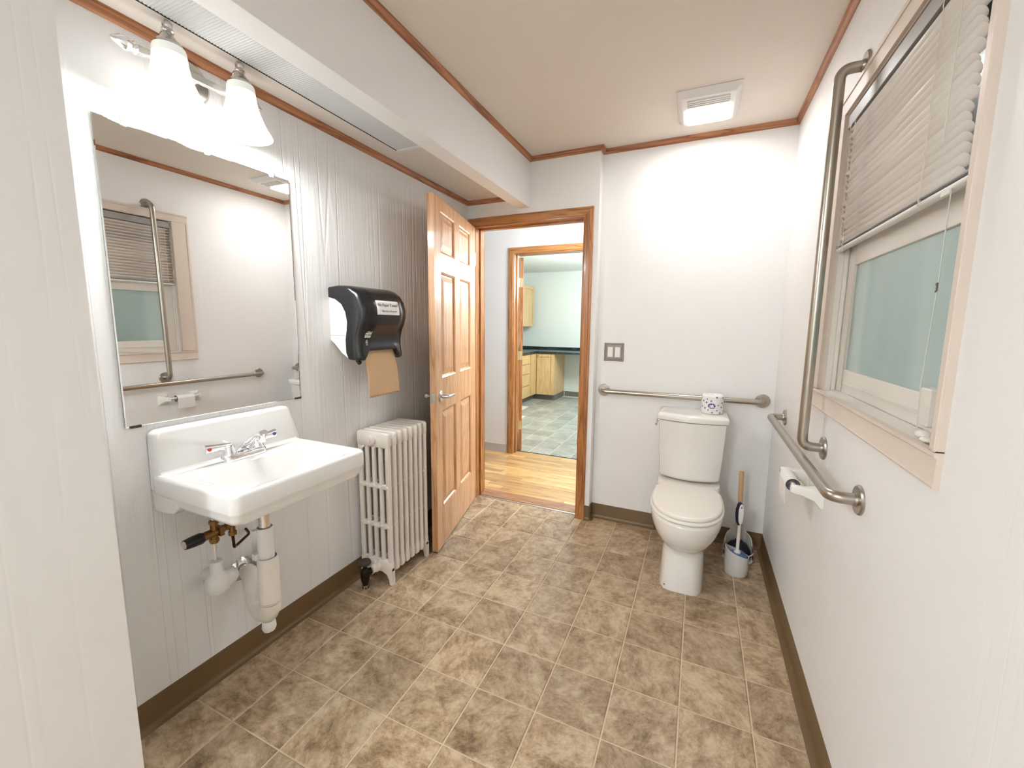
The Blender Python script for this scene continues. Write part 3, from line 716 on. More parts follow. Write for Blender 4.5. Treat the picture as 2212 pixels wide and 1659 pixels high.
# ------------------------------------------------------------------ ribbed lens panel in the lowered ceiling
lpn = empty('ceiling_lens_panel', (-.65, .1, ZLC), 'long unlit ribbed light lens in the lowered ceiling above the sink', 'ceiling light')
rb = MB(); y = -1.2
vs = []; fs = []; k = 0
while y < .80:
    vs += [(-.782, y, ZLC - .0015), (BX0 - .004, y, ZLC - .0015), (-.782, y + .0045, ZLC - .004), (BX0 - .004, y + .0045, ZLC - .004)]
    fs.append((k, k + 1, k + 3, k + 2)); fs.append((k + 2, k + 3, k + 5, k + 4)); k += 4; y += .009
vs += [(-.782, y, ZLC - .0015), (BX0 - .004, y, ZLC - .0015)]
rb.add(vs, fs); rb.build('ribbed_lens', PANEL, lpn, ang=10)
MB().box((-.786, -1.2, ZLC - .0045), (-.782, .80, ZLC)).build('edge_gap', DARK, lpn)
MB().box((-.786, .800, ZLC - .007), (BX0 - .004, .818, ZLC)).build('end_strip', WPL, lpn, bevel=.001)

# ------------------------------------------------------------------ ceiling vent light
vl = empty('ceiling_vent_light', (.64, 1.43, ZC), 'square white ceiling vent with a lit lamp lens near the back wall', 'ceiling light')
def rz_(x0, x1, y0, y1, z): return [(x0, y0, z), (x1, y0, z), (x1, y1, z), (x0, y1, z)]
MB().loft([rz_(.500, .782, 1.262, 1.600, ZC), rz_(.500, .782, 1.262, 1.600, ZC - .004), rz_(.522, .760, 1.290, 1.580, ZC - .026), rz_(.530, .752, 1.298, 1.572, ZC - .028)]).build('grille_body', VENTM, vl, bevel=.003)
ld = MB(); ld.loft([rrect(.538, .745, 1.400, 1.565, .018, ZC - .026), rrect(.538, .745, 1.400, 1.565, .018, ZC - .034), rrect(.550, .733, 1.412, 1.553, .02, ZC - .040)]); ld.build('lamp_lens', LENS, vl)
for k in range(4):
    q = 1.316 + k * .018
    MB().box((.548, q, ZC - .034), (.735, q + .008, ZC - .027)).build('louver', VENTM, vl, bevel=.002)
for k in range(3):
    q = .504 + k * .0075
    MB().box((q, 1.32, ZC - .010 - k * .007), (q + .004, 1.55, ZC - .004 - k * .007)).build('louver', VENTM, vl)

# ------------------------------------------------------------------ sink
sk = empty('sink', (XL, -.035, .85), 'white wall-hung porcelain sink with backsplash below the mirror', 'sink')
SY0, SY1 = -.288, .222; SXF = -.490
def SL(x0, x1, y0, y1, r, z): return rrect(x0, x1, y0, y1, r, z, 6)
XW = XL + .001
body = MB()
L = [SL(XW, -.62, SY0 + .12, SY1 - .12, .05, .700), SL(XW, -.58, SY0 + .05, SY1 - .05, .05, .728), SL(XW, SXF + .014 - .03, SY0 + .016, SY1 - .016, .03, .752), SL(XW, SXF - .010, SY0 + .007, SY1 - .007, .026, .768),
     SL(XW, SXF - .0065, SY0 + .006, SY1 - .006, .026, .782), SL(XW, SXF - .001, SY0 + .001, SY1 - .001, .028, .789), SL(XW, SXF, SY0, SY1, .028, .795), SL(XW, SXF, SY0, SY1, .028, .838), SL(XW, SXF - .002, SY0 + .002, SY1 - .002, .028, .845),
     SL(XW, SXF - .007, SY0 + .007, SY1 - .007, .026, .850), SL(XW, SXF - .014, SY0 + .014, SY1 - .014, .024, .8505), SL(XW, SXF - .022, SY0 + .026, SY1 - .026, .024, .8455),
     SL(-.800, SXF - .032, SY0 + .044, SY1 - .044, .028, .8440), SL(-.772, SXF - .040, SY0 + .054, SY1 - .054, .034, .842), SL(-.766, SXF - .046, SY0 + .060, SY1 - .060, .04, .834),
     SL(-.755, SXF - .058, SY0 + .074, SY1 - .074, .055, .805), SL(-.738, SXF - .085, SY0 + .10, SY1 - .10, .065, .765), SL(-.715, SXF - .125, SY0 + .14, SY1 - .14, .05, .742), SL(-.70, SXF - .17, SY0 + .19, SY1 - .19, .03, .737)]
body.loft(L)
body.build('basin', PORC, sk, ang=40)
# backsplash
bs = MB()
def BSL(x, inset): 
    yb0, yb1, yt0, yt1 = SY0 + .002, SY1 + .010, SY0 + .006, SY1 - .028
    r = .022; P = []
    pts = [(yb0 + inset, .80), (yb1 - inset, .80), (yb1 - inset, .862), (yt1 + .012 - inset, .93), (yt1 - inset, .972 - inset)]
    P += pts
    for k in range(6):
        a_ = math.radians(90 * k / 5); P.append((yt1 - inset - r + r * math.cos(a_) , .972 - inset + r * math.sin(a_) - 0.0))
    for k in range(6):
        a_ = math.radians(90 + 90 * k / 5); P.append((yt0 + inset + r + r * math.cos(a_), .972 - inset + r * math.sin(a_)))
    return [(x, y_, z_) for y_, z_ in P[:4] + P[5:]]
bs.loft([BSL(XW, 0), BSL(XL + .032, 0), BSL(XL + .040, .003), BSL(XL + .044, .009)])
bs.loft([[(XL + .040, y_, .838), (XL + .0405, y_, .866), (XL + .045, y_, .855), (XL + .052, y_, .849), (XL + .064, y_, .8455)] for y_ in (SY0 + .012, SY1 - .012)])
bs.build('backsplash', PORC, sk, ang=40)
for a_, b_ in ((SY0 + .004, SY0 + .055), (SY1 - .055, SY1 - .004)):
    lg_ = MB(); lg_.loft([[(x_, y_, z_) for x_, z_ in ((XW, .727), (-.845, .727), (-.800, .735), (-.770, .760), (-.770, .80), (XW, .80))] for y_ in (a_, b_)])
    lg_.build('mounting_lug', PORC, sk, bevel=.007, seg=3)
# faucet
fc = MB(); FY_, FX_, FZ = -.030, -.836, .846
fc.loft([rrect(FX_ - .026 + i_, FX_ + .026 - i_, FY_ - .080 + i_, FY_ + .080 - i_, .025 - i_, z_, 5) for z_, i_ in ((FZ - .002, 0), (FZ + .016, .001), (FZ + .022, .004), (FZ + .024, .010))])
fo = fc.build('faucet', CHROME, sk, ang=50)
sp = MB()
L = []
for t, ww, hh in ((0, .022, .014), (.2, .020, .014), (.4, .018, .012), (.6, .016, .010), (.8, .0155, .010), (1, .015, .011)):
    cx = FX_ - .006 + .122 * t; cz = FZ + .024 + .078 * math.sin(t * 1.5)
    L.append([(cx + .35 * hh * math.sin(a_) * (1 - t), FY_ + ww * math.cos(a_), cz + hh * math.sin(a_)) for a_ in [2 * PI * q / 14 for q in range(14)]])
sp.loft(L); sp.build('spout', CHROME, fo, ang=60)
ae = MB(); ae.lathe([(.012, 0), (.0125, .006), (.0115, .02), (.0115, .03)], (FX_ + .103, FY_, FZ + .068), (.10, 0, 1), 18); ae.build('aerator', CHROME, fo)
for sg, mt_ in ((-1, INKR), (1, INKB)):
    yb = FY_ + sg * .052
    hb = MB(); hb.lathe([(.021, 0), (.020, .010), (.018, .014), (.0175, .030), (.014, .034), (.001, .035)], (FX_, yb, FZ + .022), (0, 0, 1), 20)
    L = []
    for t in (0, .25, .5, .75, 1):
        cy = yb + sg * (t * .082 - .006); cz = FZ + .052 + t * .006; ww = .012 + .006 * t; hh = .0055 + .003 * t
        L.append([(FX_ - .004 * t + ww * .55 * math.cos(a_), cy, cz + hh * 1.9 * math.sin(a_)) for a_ in [2 * PI * q / 12 for q in range(12)]])
    hb.loft(L); hn = hb.build('faucet_handle', CHROME, fo, ang=45)
    MB().lathe([(.0062, 0), (.0062, .0008), (.001, .0009)], (FX_ + .0072, yb + sg * .066, FZ + .0575), (1, 0, 0), 16).build('temperature_dot', mt_, hn)
# pop-up tail pipe belongs to the sink
tp = MB(); DX, DY = -.708, -.058
tp.cyl((DX, DY, .72), (DX, DY, .585), .019, n=24); tp.cyl((DX, DY, .665), (DX, DY, .70), .028, n=8); tp.build('tail_pipe', CHROME, sk)

# drain trap
dt = empty('drain_trap', (DX, DY, .25), 'white covered drain trap hanging under the sink', 'drain pipe')
s1 = MB(); s1.lathe([(.0245, .612), (.0265, .610), (.0265, .486), (.0235, .486), (.0225, .610)], (DX, DY, 0), (0, 0, 1), 28, cap=False)
s1.box((DX - .020, DY - .040, .590), (DX - .002, DY - .024, .610)); s1.box((DX - .020, DY - .040, .500), (DX - .002, DY - .024, .522)); s1.box((DX - .004, DY - .029, .49), (DX + .000, DY - .024, .61))
s1.build('upper_sleeve', WPL, dt)
s2 = MB(); s2.lathe([(.030, .500), (.0345, .500), (.0345, .330), (.030, .330)], (DX + .004, DY, 0), (0, 0, 1), 28, cap=False); s2.lathe([(.0345, .3285), (.0345, .325), (.001, .325)], (DX + .004, DY, 0), (0, 0, 1), 28); s2.build('lower_sleeve', PVC, dt, ang=60)
u = MB(); u.tube([(DX + .004, DY, .3225), (DX + .003, DY, .300), (DX - .010, DY + .001, .276), (DX - .030, DY + .003, .266), (DX - .055, DY + .005, .262), (DX - .080, DY + .008, .268), (DX - .097, DY + .010, .282), (DX - .102, DY + .011, .300)], [.0335, .0335, .033, .0325, .032, .0315, .0305, .0305], 22)
u.tube([(DX - .102, DY + .011, .3015), (DX - .103, DY + .012, .335), (DX - .108, DY + .014, .358), (DX - .122, DY + .018, .374), (DX - .145, DY + .024, .379), (DX - .168, DY + .030, .379)], [.0300, .0305, .031, .031, .030, .028], 22)
u.build('trap_bend', PVC, dt, ang=60)
MB().lathe([(.020, .245), (.023, .232), (.024, .215), (.020, .205), (.001, .204)], (DX - .014, DY, 0), (0, 0, 1), 20).build('clean_out_cap', WPL, dt)
MB().cyl((DX - .160, DY + .028, .379), (XL, DY + .033, .379), .020).lathe([(.047, 0), (.047, .003), (.040, .010), (.024, .016)], (XL, DY + .030, .381), (1, 0, 0), 28).build('wall_flange', CHROME, dt)
hs_ = MB().lathe([(.001, .344), (.024, .346), (.029, .36), (.029, .395), (.024, .408), (.020, .43), (.018, .47)], (XL + .036, .048, 0), (0, 0, 1), 20).cyl((XL, .048, .378), (XL + .036, .048, .378), .022)
tag(hs_.build('stop_valve_cover', PVC, None, ang=50), 'cream cover over the wall stop valve behind the drain pipe', 'valve cover', 'covered stop valves under the sink')

# mixing valve
mv = empty('mixing_valve', (XL, -.165, .62), 'brass mixing valve with black knob under the sink', 'valve')
vx = -.805
bd = MB(); bd.cyl((vx, -.212, .620), (vx, -.140, .622), .0155, .0135, 16).cyl((vx, -.172, .585), (vx, -.168, .668), .012, n=12).cyl((vx, -.172, .590), (vx, -.1715, .602), .0155, n=6).cyl((vx, -.170, .652), (vx, -.169, .662), .015, n=6)
bd.cyl((vx, -.150, .622), (vx - .002, -.112, .625), .010, n=12).cyl((vx, -.132, .6225), (vx, -.124, .6232), .0135, n=6).box((vx - .02, -.162, .607), (vx + .02, -.148, .637))
bd.cyl((vx - .002, -.110, .634), (vx - .002, -.110, .585), .0105, n=12).cyl((vx - .002, -.110, .598), (vx - .002, -.110, .584), .0135, n=6)
bd.build('brass_body', BRASS, mv, ang=30)
kn = MB(); kn.lathe([(.017, 0), (.0195, .006), (.019, .030), (.0165, .052), (.0155, .055)], (vx, -.206, .620), (0, -1, 0), 14); ko = kn.build('knob', BLACKP, mv, ang=30)
MB().lathe([(.013, 0), (.0125, .0012), (.001, .0014)], (vx, -.261, .620), (0, -1, 0), 20).build('temperature_disc', mat('disc_pinkish', (.62, .50, .48), .4), ko)
MB().tube([(vx - .002, -.110, .585), (vx - .002, -.108, .535), (vx - .02, -.092, .527), (vx - .06, -.015, .530), (XL, .0, .532)], .0050, 10, bend=.014).build('copper_tube', COPPER, mv)
MB().tube([(vx, -.169, .665), (vx - .004, -.166, .70), (vx - .006, -.165, .722)], .0085, 12, bend=.02).build('braided_hose', CHROME, mv)
MB().cyl((vx, -.172, .586), (vx - .006, -.170, .508), .0055, n=12).build('supply_tube', CHROME, mv)
cv = MB(); cv.lathe([(.018, .514), (.019, .510), (.0195, .478), (.024, .466), (.034, .455), (.037, .445), (.037, .418), (.032, .405), (.001, .402)], (vx - .008, -.168, 0), (0, 0, 1), 24)
cv.lathe([(.001, -.002), (.030, 0), (.034, .012), (.033, .05), (.027, .078), (.018, .088), (.001, .089)], (vx - .006, -.190, .432), (-.12, 1, 0), 20); cv.cyl((XL, -.15, .432), (vx - .01, -.155, .432), .022)
tag(cv.build('stop_valve_cover', WPL, None, ang=50), 'white cover over the stop valve below the black knob', 'valve cover', 'covered stop valves under the sink')

# ------------------------------------------------------------------ radiator
ra = empty('radiator', (-.79, .72, 0), 'cream cast iron column radiator between sink and open door', 'radiator')
RX0, RX1, RZ = -.893, -.690, .800
NCOL = 5; colx = [RX0 + .016 + k * (RX1 - RX0 - .032) / (NCOL - 1) for k in range(NCOL)]
def rad_section(first=False, feet=False):
    """section centred on y=0"""
    s_ = MB(); hy = .0128
    top = RZ; 
    # header blocks (rounded)
    def block(z0, z1, r, hy_=hy):
        L = []
        for y_, i_ in ((-hy_, .004), (-hy_ + .004, 0), (hy_ - .004, 0), (hy_, .004)):
            P = rrect(RX0 + i_, RX1 - i_, z0 + i_, z1 - i_, r, 0, 4); L.append([(p[0], y_, p[1]) for p in P])
        s_.loft(L)
    block(.722, RZ, .018); block(.062, .130, .014)
    for zc in (.757, .095): s_.cyl((-.79, -.0215, zc), (-.79, .0215, zc), .022, n=14)
    for x_ in colx:
        n = 12; L = []
        for z_, k_ in ((.100, 1.1), (.125, 1.0), (.135, .92), (.70, .92), (.712, .96), (.73, 1.1)):
            L.append([(x_ + .0128 * k_ * math.cos(2 * PI * q / n), hy * .93 * math.sin(2 * PI * q / n), z_) for q in range(n)])
        s_.loft(L)
    for zc in (.312, .520):
        for a_, b_ in zip(colx[:-1], colx[1:]):
            s_.box((a_, -.011, zc - .010), (b_, .011, zc + .010))
        for x_ in colx:
            s_.sphere((x_, 0, zc), .0165, 10, 6, (1, 1, .9))
    # long outer ribs
    for x_ in (RX0 + .010, RX1 - .010):
        s_.loft([[(x_ + .010 * math.cos(2 * PI * q / 10), hy * math.sin(2 * PI * q / 10), z_) for q in range(10)] for z_ in (.08, .76)])
    if feet:
        for x0, sg in ((RX0, 1), (RX1, -1)):
            s_.loft([[(x0 + sg * u_, y_, z_) for u_, z_ in ((0, .0), (.014, .0), (.018, .03), (.034, .056), (.060, .066), (.060, .09), (0, .09))] for y_ in (-.013, .013)])
    return s_
y0s = .582; pitch = .0418
main = None; mids = None
for k in range(8):
    ft = k in (0, 7)
    if k == 0: o = rad_section(feet=True).build('section', RAD, ra, bevel=0, ang=50); main = o
    elif k == 1: o = rad_section().build('section', RAD, ra, ang=50); mids = o
    else:
        o = (main if ft else mids).copy(); COL.objects.link(o); o.parent = ra
    o.location = Vector((0, y0s + k * pitch, 0)) - ra.location
hub = MB(); hub.lathe([(.027, 0), (.027, .008), (.023, .012), (.012, .013), (.012, .019), (.001, .019)], (-.800, y0s - .014, .757), (0, -1, 0), 20)
hub.box((-.822, y0s - .030, .752), (-.806, y0s - .02, .758)); hub.build('top_plug', RAD, ra, ang=30)
for x_, z_ in ((-.846, .722), (-.776, .722), (-.846, .132), (-.776, .132)):
    MB().lathe([(.007, 0), (.006, .008), (.001, .009)], (x_, y0s - .014, z_), (0, -1, 0), 10).build('rivet', RAD, ra)
hub = MB(); hub.lathe([(.026, 0), (.026, .018), (.020, .020), (.020, .030)], (-.782, y0s - .012, .090), (0, -1, 0), 20); hub.lathe([(.022, .030), (.022, .045)], (-.782, y0s - .012, .090), (0, -1, 0), 6); hub.build('bottom_union', RAD, ra, ang=30)
vv = MB(); vxx, vy = -.800, .500
vv.cyl((-.782, y0s - .057, .090), (vxx + .004, vy, .085), .016).lathe([(.015, .0), (.016, .012), (.013, .020), (.016, .030), (.022, .055), (.023, .085), (.018, .105), (.010, .112), (.009, .135)], (vxx, vy, 0), (0, 0, 1), 20)
vo = vv.build('valve', mat('oxidised_metal', (.03, .022, .016), .35, .8), ra, ang=40)
MB().lathe([(.020, .132), (.030, .134), (.032, .142), (.028, .150), (.020, .147), (.001, .149)], (vxx, vy, 0), (0, 0, 1), 12).build('hand_wheel', mat('dark_wheel', (.045, .03, .025), .45), vo, ang=30)
MB().cyl((vxx, vy, 0.001), (vxx, vy, .022), .0175, n=6).build('floor_nut', STEEL, vo)

# ------------------------------------------------------------------ paper towel dispenser
td = empty('towel_dispenser', (XL, .60, 1.15), 'black and white paper towel dispenser on the wall left of the door', 'towel dispenser')
TY0, TY1 = .449, .757
FP = [(-.908, 1.505), (-.860, 1.510), (-.800, 1.506), (-.762, 1.494), (-.728, 1.470), (-.708, 1.440), (-.698, 1.405), (-.697, 1.375), (-.704, 1.345), (-.716, 1.318), (-.728, 1.290), (-.735, 1.262), (-.736, 1.235), (-.732, 1.205), (-.727, 1.182), (-.730, 1.168), (-.745, 1.163)]
BKP = [(-.800, 1.166), (-.812, 1.200), (-.813, 1.260), (-.805, 1.300), (-.800, 1.341), (-.808, 1.385), (-.830, 1.422), (-.868, 1.447), (-.908, 1.456)]
def fprof(y_):
    e = min(y_ - TY0, TY1 - y_); R = .032
    k = 0 if e >= R else (1 - math.sqrt(max(0, 1 - ((R - e) / R) ** 2)))
    foot = min(1, max(0, (e - .035) / .025)); foot = foot * foot * (3 - 2 * foot)
    P = []
    for x_, z_ in FP:
        zz_ = z_
        if z_ < 1.27: zz_ = 1.27 - (1.27 - z_) * (1 - .42 * foot)
        bul = .012 * foot if z_ > 1.3 else 0
        cx_, cz_ = -.85, 1.33
        f = 1 - .10 * k
        P.append((-.908 + (x_ + bul * (1 if x_ > -.8 else 0) + .908) * (1 - .18 * k), cz_ + (zz_ - cz_) * (1 - .06 * k)))
    return P
ys = [TY0 + t for t in (0, .001, .003, .007, .012, .02, .032, .045, .060, .08, .12, .154)]; ys = ys + [TY0 + TY1 - y_ for y_ in reversed(ys[:-1])]
cvr = MB(); L = []
for y_ in ys:
    P = fprof(y_); L.append([(x_, y_, z_) for x_, z_ in P] + [(x_, y_, max(z_, P[-1][1] + .003)) for x_, z_ in BKP])
cvr.loft(L); cover = cvr.build('cover', BLACKP, td, ang=50)
NT(BLACKP)
hsg = MB(); HP = [(-.909, 1.460), (-.868, 1.450), (-.830, 1.426), (-.806, 1.387), (-.798, 1.341), (-.803, 1.300), (-.811, 1.260), (-.810, 1.205), (-.800, 1.172), (-.845, 1.200), (-.880, 1.236), (-.909, 1.258)]
L = []
for y_, i_ in ((TY0 + .004, .002), (TY0 + .007, 0), (TY1 - .007, 0), (TY1 - .004, .002)):
    L.append([(x_, y_, z_) for x_, z_ in HP])
hsg.loft(L); hsg.build('housing', WPL, td, bevel=.001)
MB().box((-.906, TY0 + .0028, 1.279), (-.812, TY0 + .0042, 1.281)).build('housing_seam', mat('seam_grey', (.45, .43, .4), .5), td)
MB().cyl((-.775, TY0 + .03, 1.165), (-.760, TY0 + .03, 1.152), .010, n=12).build('latch_foot', BLACKP, td)
# paper towel
pt = MB(); n = 14; PY0, PY1 = .494, .706
L = []
ztop, zbot = 1.225, .985
for k in range(n + 1):
    t = k / n; z = ztop - (ztop - zbot) * t; x = -.762 + .034 * math.sin(t * PI * .55); 
    L.append((x, z, .004 * math.sin(t * 5)))
vs = []; fs = []
m_ = 24
for k, (x, z, dy) in enumerate(L):
    for q in range(m_ + 1):
        s_ = q / m_; yy = PY0 + (PY1 - PY0) * s_ + dy * .3 + .006 * (k / n)
        zz_ = z - (s_ - .5) * .002
        if k == n: zz_ += (.004 if q % 2 else 0) + (.006 * s_)
        vs.append((x + .004 * math.sin(s_ * PI), yy, zz_))
for k in range(n):
    for q in range(m_): fs.append((k * (m_ + 1) + q, k * (m_ + 1) + q + 1, (k + 1) * (m_ + 1) + q + 1, (k + 1) * (m_ + 1) + q))
pt.add(vs, fs); po = pt.build('paper_towel', TOWELP, None, ang=60); so_ = po.modifiers.new('t', 'SOLIDIFY'); so_.thickness = .0006
tag(po, 'brown paper towel hanging out of the black dispenser', 'paper towel')
# label and marks on the curved front; the front surface at (y,z)
def front_x(y_, z_):
    P = fprof(y_)
    for (xa, za), (xb_, zb_) in zip(P[:-1], P[1:]):
        if (za - z_) * (zb_ - z_) <= 0 and za != zb_ and xa > -.80: return xa + (xb_ - xa) * (z_ - za) / (zb_ - za)
    return -.70
def patch(y0, y1, z0, z1, off, ny=8, nz=8, tilt=0.0):
    vs = []; fs = []
    for a_ in range(nz + 1):
        for b_ in range(ny + 1):
            y_ = y0 + (y1 - y0) * b_ / ny; z_ = z0 + (z1 - z0) * a_ / nz + tilt * (y_ - y0); vs.append((front_x(y_, z_) + off, y_, z_))
    for a_ in range(nz):
        for b_ in range(ny): i_ = a_ * (ny + 1) + b_; fs.append((i_, i_ + 1, i_ + ny + 2, i_ + ny + 1))
    return MB().add(vs, fs)
lb = patch(.520, .672, 1.377, 1.442, .0008).build('paper_label', PAPER, td)
sol = lb.modifiers.new('t', 'SOLIDIFY'); sol.thickness = .0006
MT = Matrix(((0, 0, 1, 0), (1, 0, 0, 0), (0, 1, 0, 0), (0, 0, 0, 1)))
def wrap(off):
    def f_(co): return Vector((front_x(co.y, co.z) + off + co.x, co.y, co.z))
    return f_
text_mesh('label_text', 'No Paper Towel?', .0195, Matrix.Translation((0, .596, 1.422)) @ MT, KRAFTD, td, .0002, .25, bend=wrap(.0022))
text_mesh('label_text', 'Give me a 10 second', .0118, Matrix.Translation((0, .600, 1.394)) @ MT, KRAFTD, td, .0002, .25, bend=wrap(.0022))
lg = MB()
def flagpts(): return [(.482, 1.270), (.495, 1.272), (.508, 1.2705), (.520, 1.2715), (.525, 1.292), (.512, 1.2925), (.500, 1.294), (.487, 1.2925)]
F_ = flagpts(); lg.loft([[(front_x(y_, z_) + o_, y_, z_) for y_, z_ in F_] for o_ in (.0002, .0008)])
F_ = [(.490, 1.297), (.500, 1.2965), (.512, 1.2935), (.525, 1.2945), (.528, 1.299), (.514, 1.2965), (.502, 1.3005)]; lg.loft([[(front_x(y_, z_) + o_, y_, z_) for y_, z_ in F_] for o_ in (.0002, .0008)])
lg.build('flag_emblem', LOGOW, td, ang=60)
text_mesh('emblem_text', 'TORK', .0150, Matrix.Translation((0, .5035, 1.2815)) @ MT, KRAFTD, td, .0002, .25, bend=wrap(.0020))
F_ = [(.499 + .0075 * math.cos(a_) * (1 - .25 * math.sin(a_)), 1.252 + .010 * math.sin(a_)) for a_ in [2 * PI * q / 16 for q in range(16)]]
lg = MB(); lg.loft([[(front_x(y_, z_) + o_, y_, z_) for y_, z_ in F_] for o_ in (.0002, .0008)])
F_ = [(.493, 1.236), (.505, 1.236), (.505, 1.240), (.493, 1.240)]; lg.loft([[(front_x(y_, z_) + o_, y_, z_) for y_, z_ in F_] for o_ in (.0002, .0008)])
lg.build('hand_emblem', LOGOG, td, ang=60)

# ------------------------------------------------------------------ toilet
to = empty('toilet', (.66, 1.45, 0), 'white two-piece toilet with closed lid against the back wall', 'toilet')
CX = .662
def oval(cx, yf, yb, hw, z, e=2.4, n=36, ymid=None, eb=3.2):
    """front yf (small y), back yb; widest at ymid"""
    ymid = (yf + yb) / 2 if ymid is None else ymid; P = []
    for k in range(n):
        a_ = 2 * PI * k / n; c_, s_ = math.cos(a_), math.sin(a_); ee = e if s_ < 0 else eb
        x_ = abs(c_) ** (2 / ee) * (1 if c_ > 0 else -1) * hw; l_ = (ymid - yf) if s_ < 0 else (yb - ymid)
        P.append((cx + x_, ymid + abs(s_) ** (2 / ee) * (1 if s_ > 0 else -1) * l_, z))
    return P
bw = MB()
L = [oval(CX - .004, 1.130, 1.60, .109, 0, 4.5, ymid=1.40), oval(CX - .004, 1.128, 1.60, .109, .015, 4.5, ymid=1.40), oval(CX - .003, 1.136, 1.60, .106, .10, 4.2, ymid=1.40), oval(CX - .002, 1.146, 1.60, .103, .185, 3.8, ymid=1.40),
     oval(CX - .001, 1.150, 1.61, .103, .212, 3.4, ymid=1.40), oval(CX, 1.138, 1.61, .108, .222, 3.0, ymid=1.39), oval(CX, 1.108, 1.63, .122, .236, 2.6, ymid=1.38), oval(CX, 1.078, 1.65, .142, .262, 2.4, ymid=1.37), oval(CX, 1.054, 1.67, .160, .295, 2.3, ymid=1.355), oval(CX, 1.040, 1.69, .171, .330, 2.3, ymid=1.345),
     oval(CX, 1.033, 1.72, .177, .360, 2.3, ymid=1.34), oval(CX, 1.032, 1.735, .179, .385, 2.3, ymid=1.34), oval(CX, 1.035, 1.735, .177, .398, 2.3, ymid=1.34), oval(CX, 1.045, 1.725, .168, .402, 2.3, ymid=1.34)]
bw.loft(L); bw.build('bowl', PORC2, to, ang=60)
dk = MB(); dk.loft([oval(CX, 1.46, 1.745, .168, .36, 5, ymid=1.62, eb=6), oval(CX, 1.47, 1.745, .170, .43, 5, ymid=1.62, eb=6), oval(CX, 1.475, 1.74, .166, .440, 5, ymid=1.62, eb=6), oval(CX, 1.485, 1.735, .160, .441, 5, ymid=1.62, eb=6)]); dk.build('rear_deck', PORC2, to, ang=50)
st = MB(); st.loft([oval(CX, 1.040, 1.60, .176, .404, 2.3, ymid=1.31), oval(CX, 1.036, 1.60, .180, .409, 2.3, ymid=1.31), oval(CX, 1.036, 1.60, .180, .416, 2.3, ymid=1.31), oval(CX, 1.042, 1.60, .176, .420, 2.3, ymid=1.31)]); st.build('seat_ring', SEAT, to, ang=60)
def lidp(i_, z_):
    P = oval(CX, 1.046 + i_, 1.62, .172 - i_, z_, 2.25, ymid=1.31); Q = []
    for x_, y_, zz_ in P:
        if y_ > 1.42:
            lim = .172 - i_ - (y_ - 1.42) * .42; dx = x_ - CX
            x_ = CX + max(-lim, min(lim, dx)); y_ = min(y_, 1.605 - i_)
        Q.append((x_, y_, zz_))
    return Q
ldm = MB(); ldm.loft([lidp(.004, .4215), lidp(0, .425), lidp(0, .434), lidp(.004, .4395), lidp(.014, .4415)]); ldm.build('lid', SEAT, to, ang=60)
for sx_ in (-.075, .075): MB().lathe([(.016, .430), (.016, .452), (.012, .456), (.001, .457)], (CX + sx_, 1.625, 0), (0, 0, 1), 16).build('hinge_cap', SEAT, to)
def tankp(z_, hw, yf, i_=0.0, bulge=.035):
    P = []; n = 14; yb = 1.765
    for k in range(n + 1):
        t = -1 + 2 * k / n; P.append((CX + t * (hw - i_ - .012), yf + i_ + bulge * t * t, z_))
    P += [(CX + hw - i_ - .004, yf + i_ + bulge + .004, z_), (CX + hw - i_, yf + i_ + bulge + .014, z_), (CX + hw - i_, yb - .01 - i_, z_), (CX + hw - .01 - i_, yb - i_, z_), (CX - hw + .01 + i_, yb - i_, z_), (CX - hw + i_, yb - .01 - i_, z_), (CX - hw + i_, yf + i_ + bulge + .014, z_), (CX - hw + .004 + i_, yf + i_ + bulge + .004, z_)]
    return P
tk = MB(); tk.loft([tankp(.445, .150, 1.535, .012), tankp(.455, .158, 1.528, .002), tankp(.47, .163, 1.522), tankp(.62, .172, 1.514), tankp(.795, .180, 1.506)]); tk.build('tank', PORC2, to, ang=40)
tl = MB(); tl.loft([tankp(.797, .182, 1.502, .004), tankp(.801, .188, 1.496), tankp(.822, .190, 1.494), tankp(.832, .188, 1.496, .003), tankp(.838, .186, 1.498, .012), tankp(.840, .182, 1.500, .03)]); tl.build('tank_lid', PORC2, to, ang=40)
lv = MB(); lv.cyl((CX - .176, 1.575, .785), (CX - .192, 1.575, .785), .010, n=14); lv.tube([(CX - .190, 1.578, .786), (CX - .192, 1.555, .782), (CX - .190, 1.525, .768)], [.006, .0065, .008], 10); lv.build('flush_lever', CHROME, to)
MB().sphere((CX - .079, 1.136, .028), .003, 8, 6).build('bolt_cap', DARK, to)
MB().tube([(.500, 1.745, .0), (.500, 1.745, .12), (.505, 1.74, .30), (.53, 1.72, .445)], .006, 10, bend=.05).build('supply_line', STEEL, to)
MB().lathe([(.012, .02), (.014, .05), (.010, .07)], (.500, 1.745, 0), (0, 0, 1), 12).cyl((.500, 1.745, .045), (.478, 1.72, .045), .008).build('stop_valve', mat('rusty_valve', (.10, .035, .02), .5, .6), to)

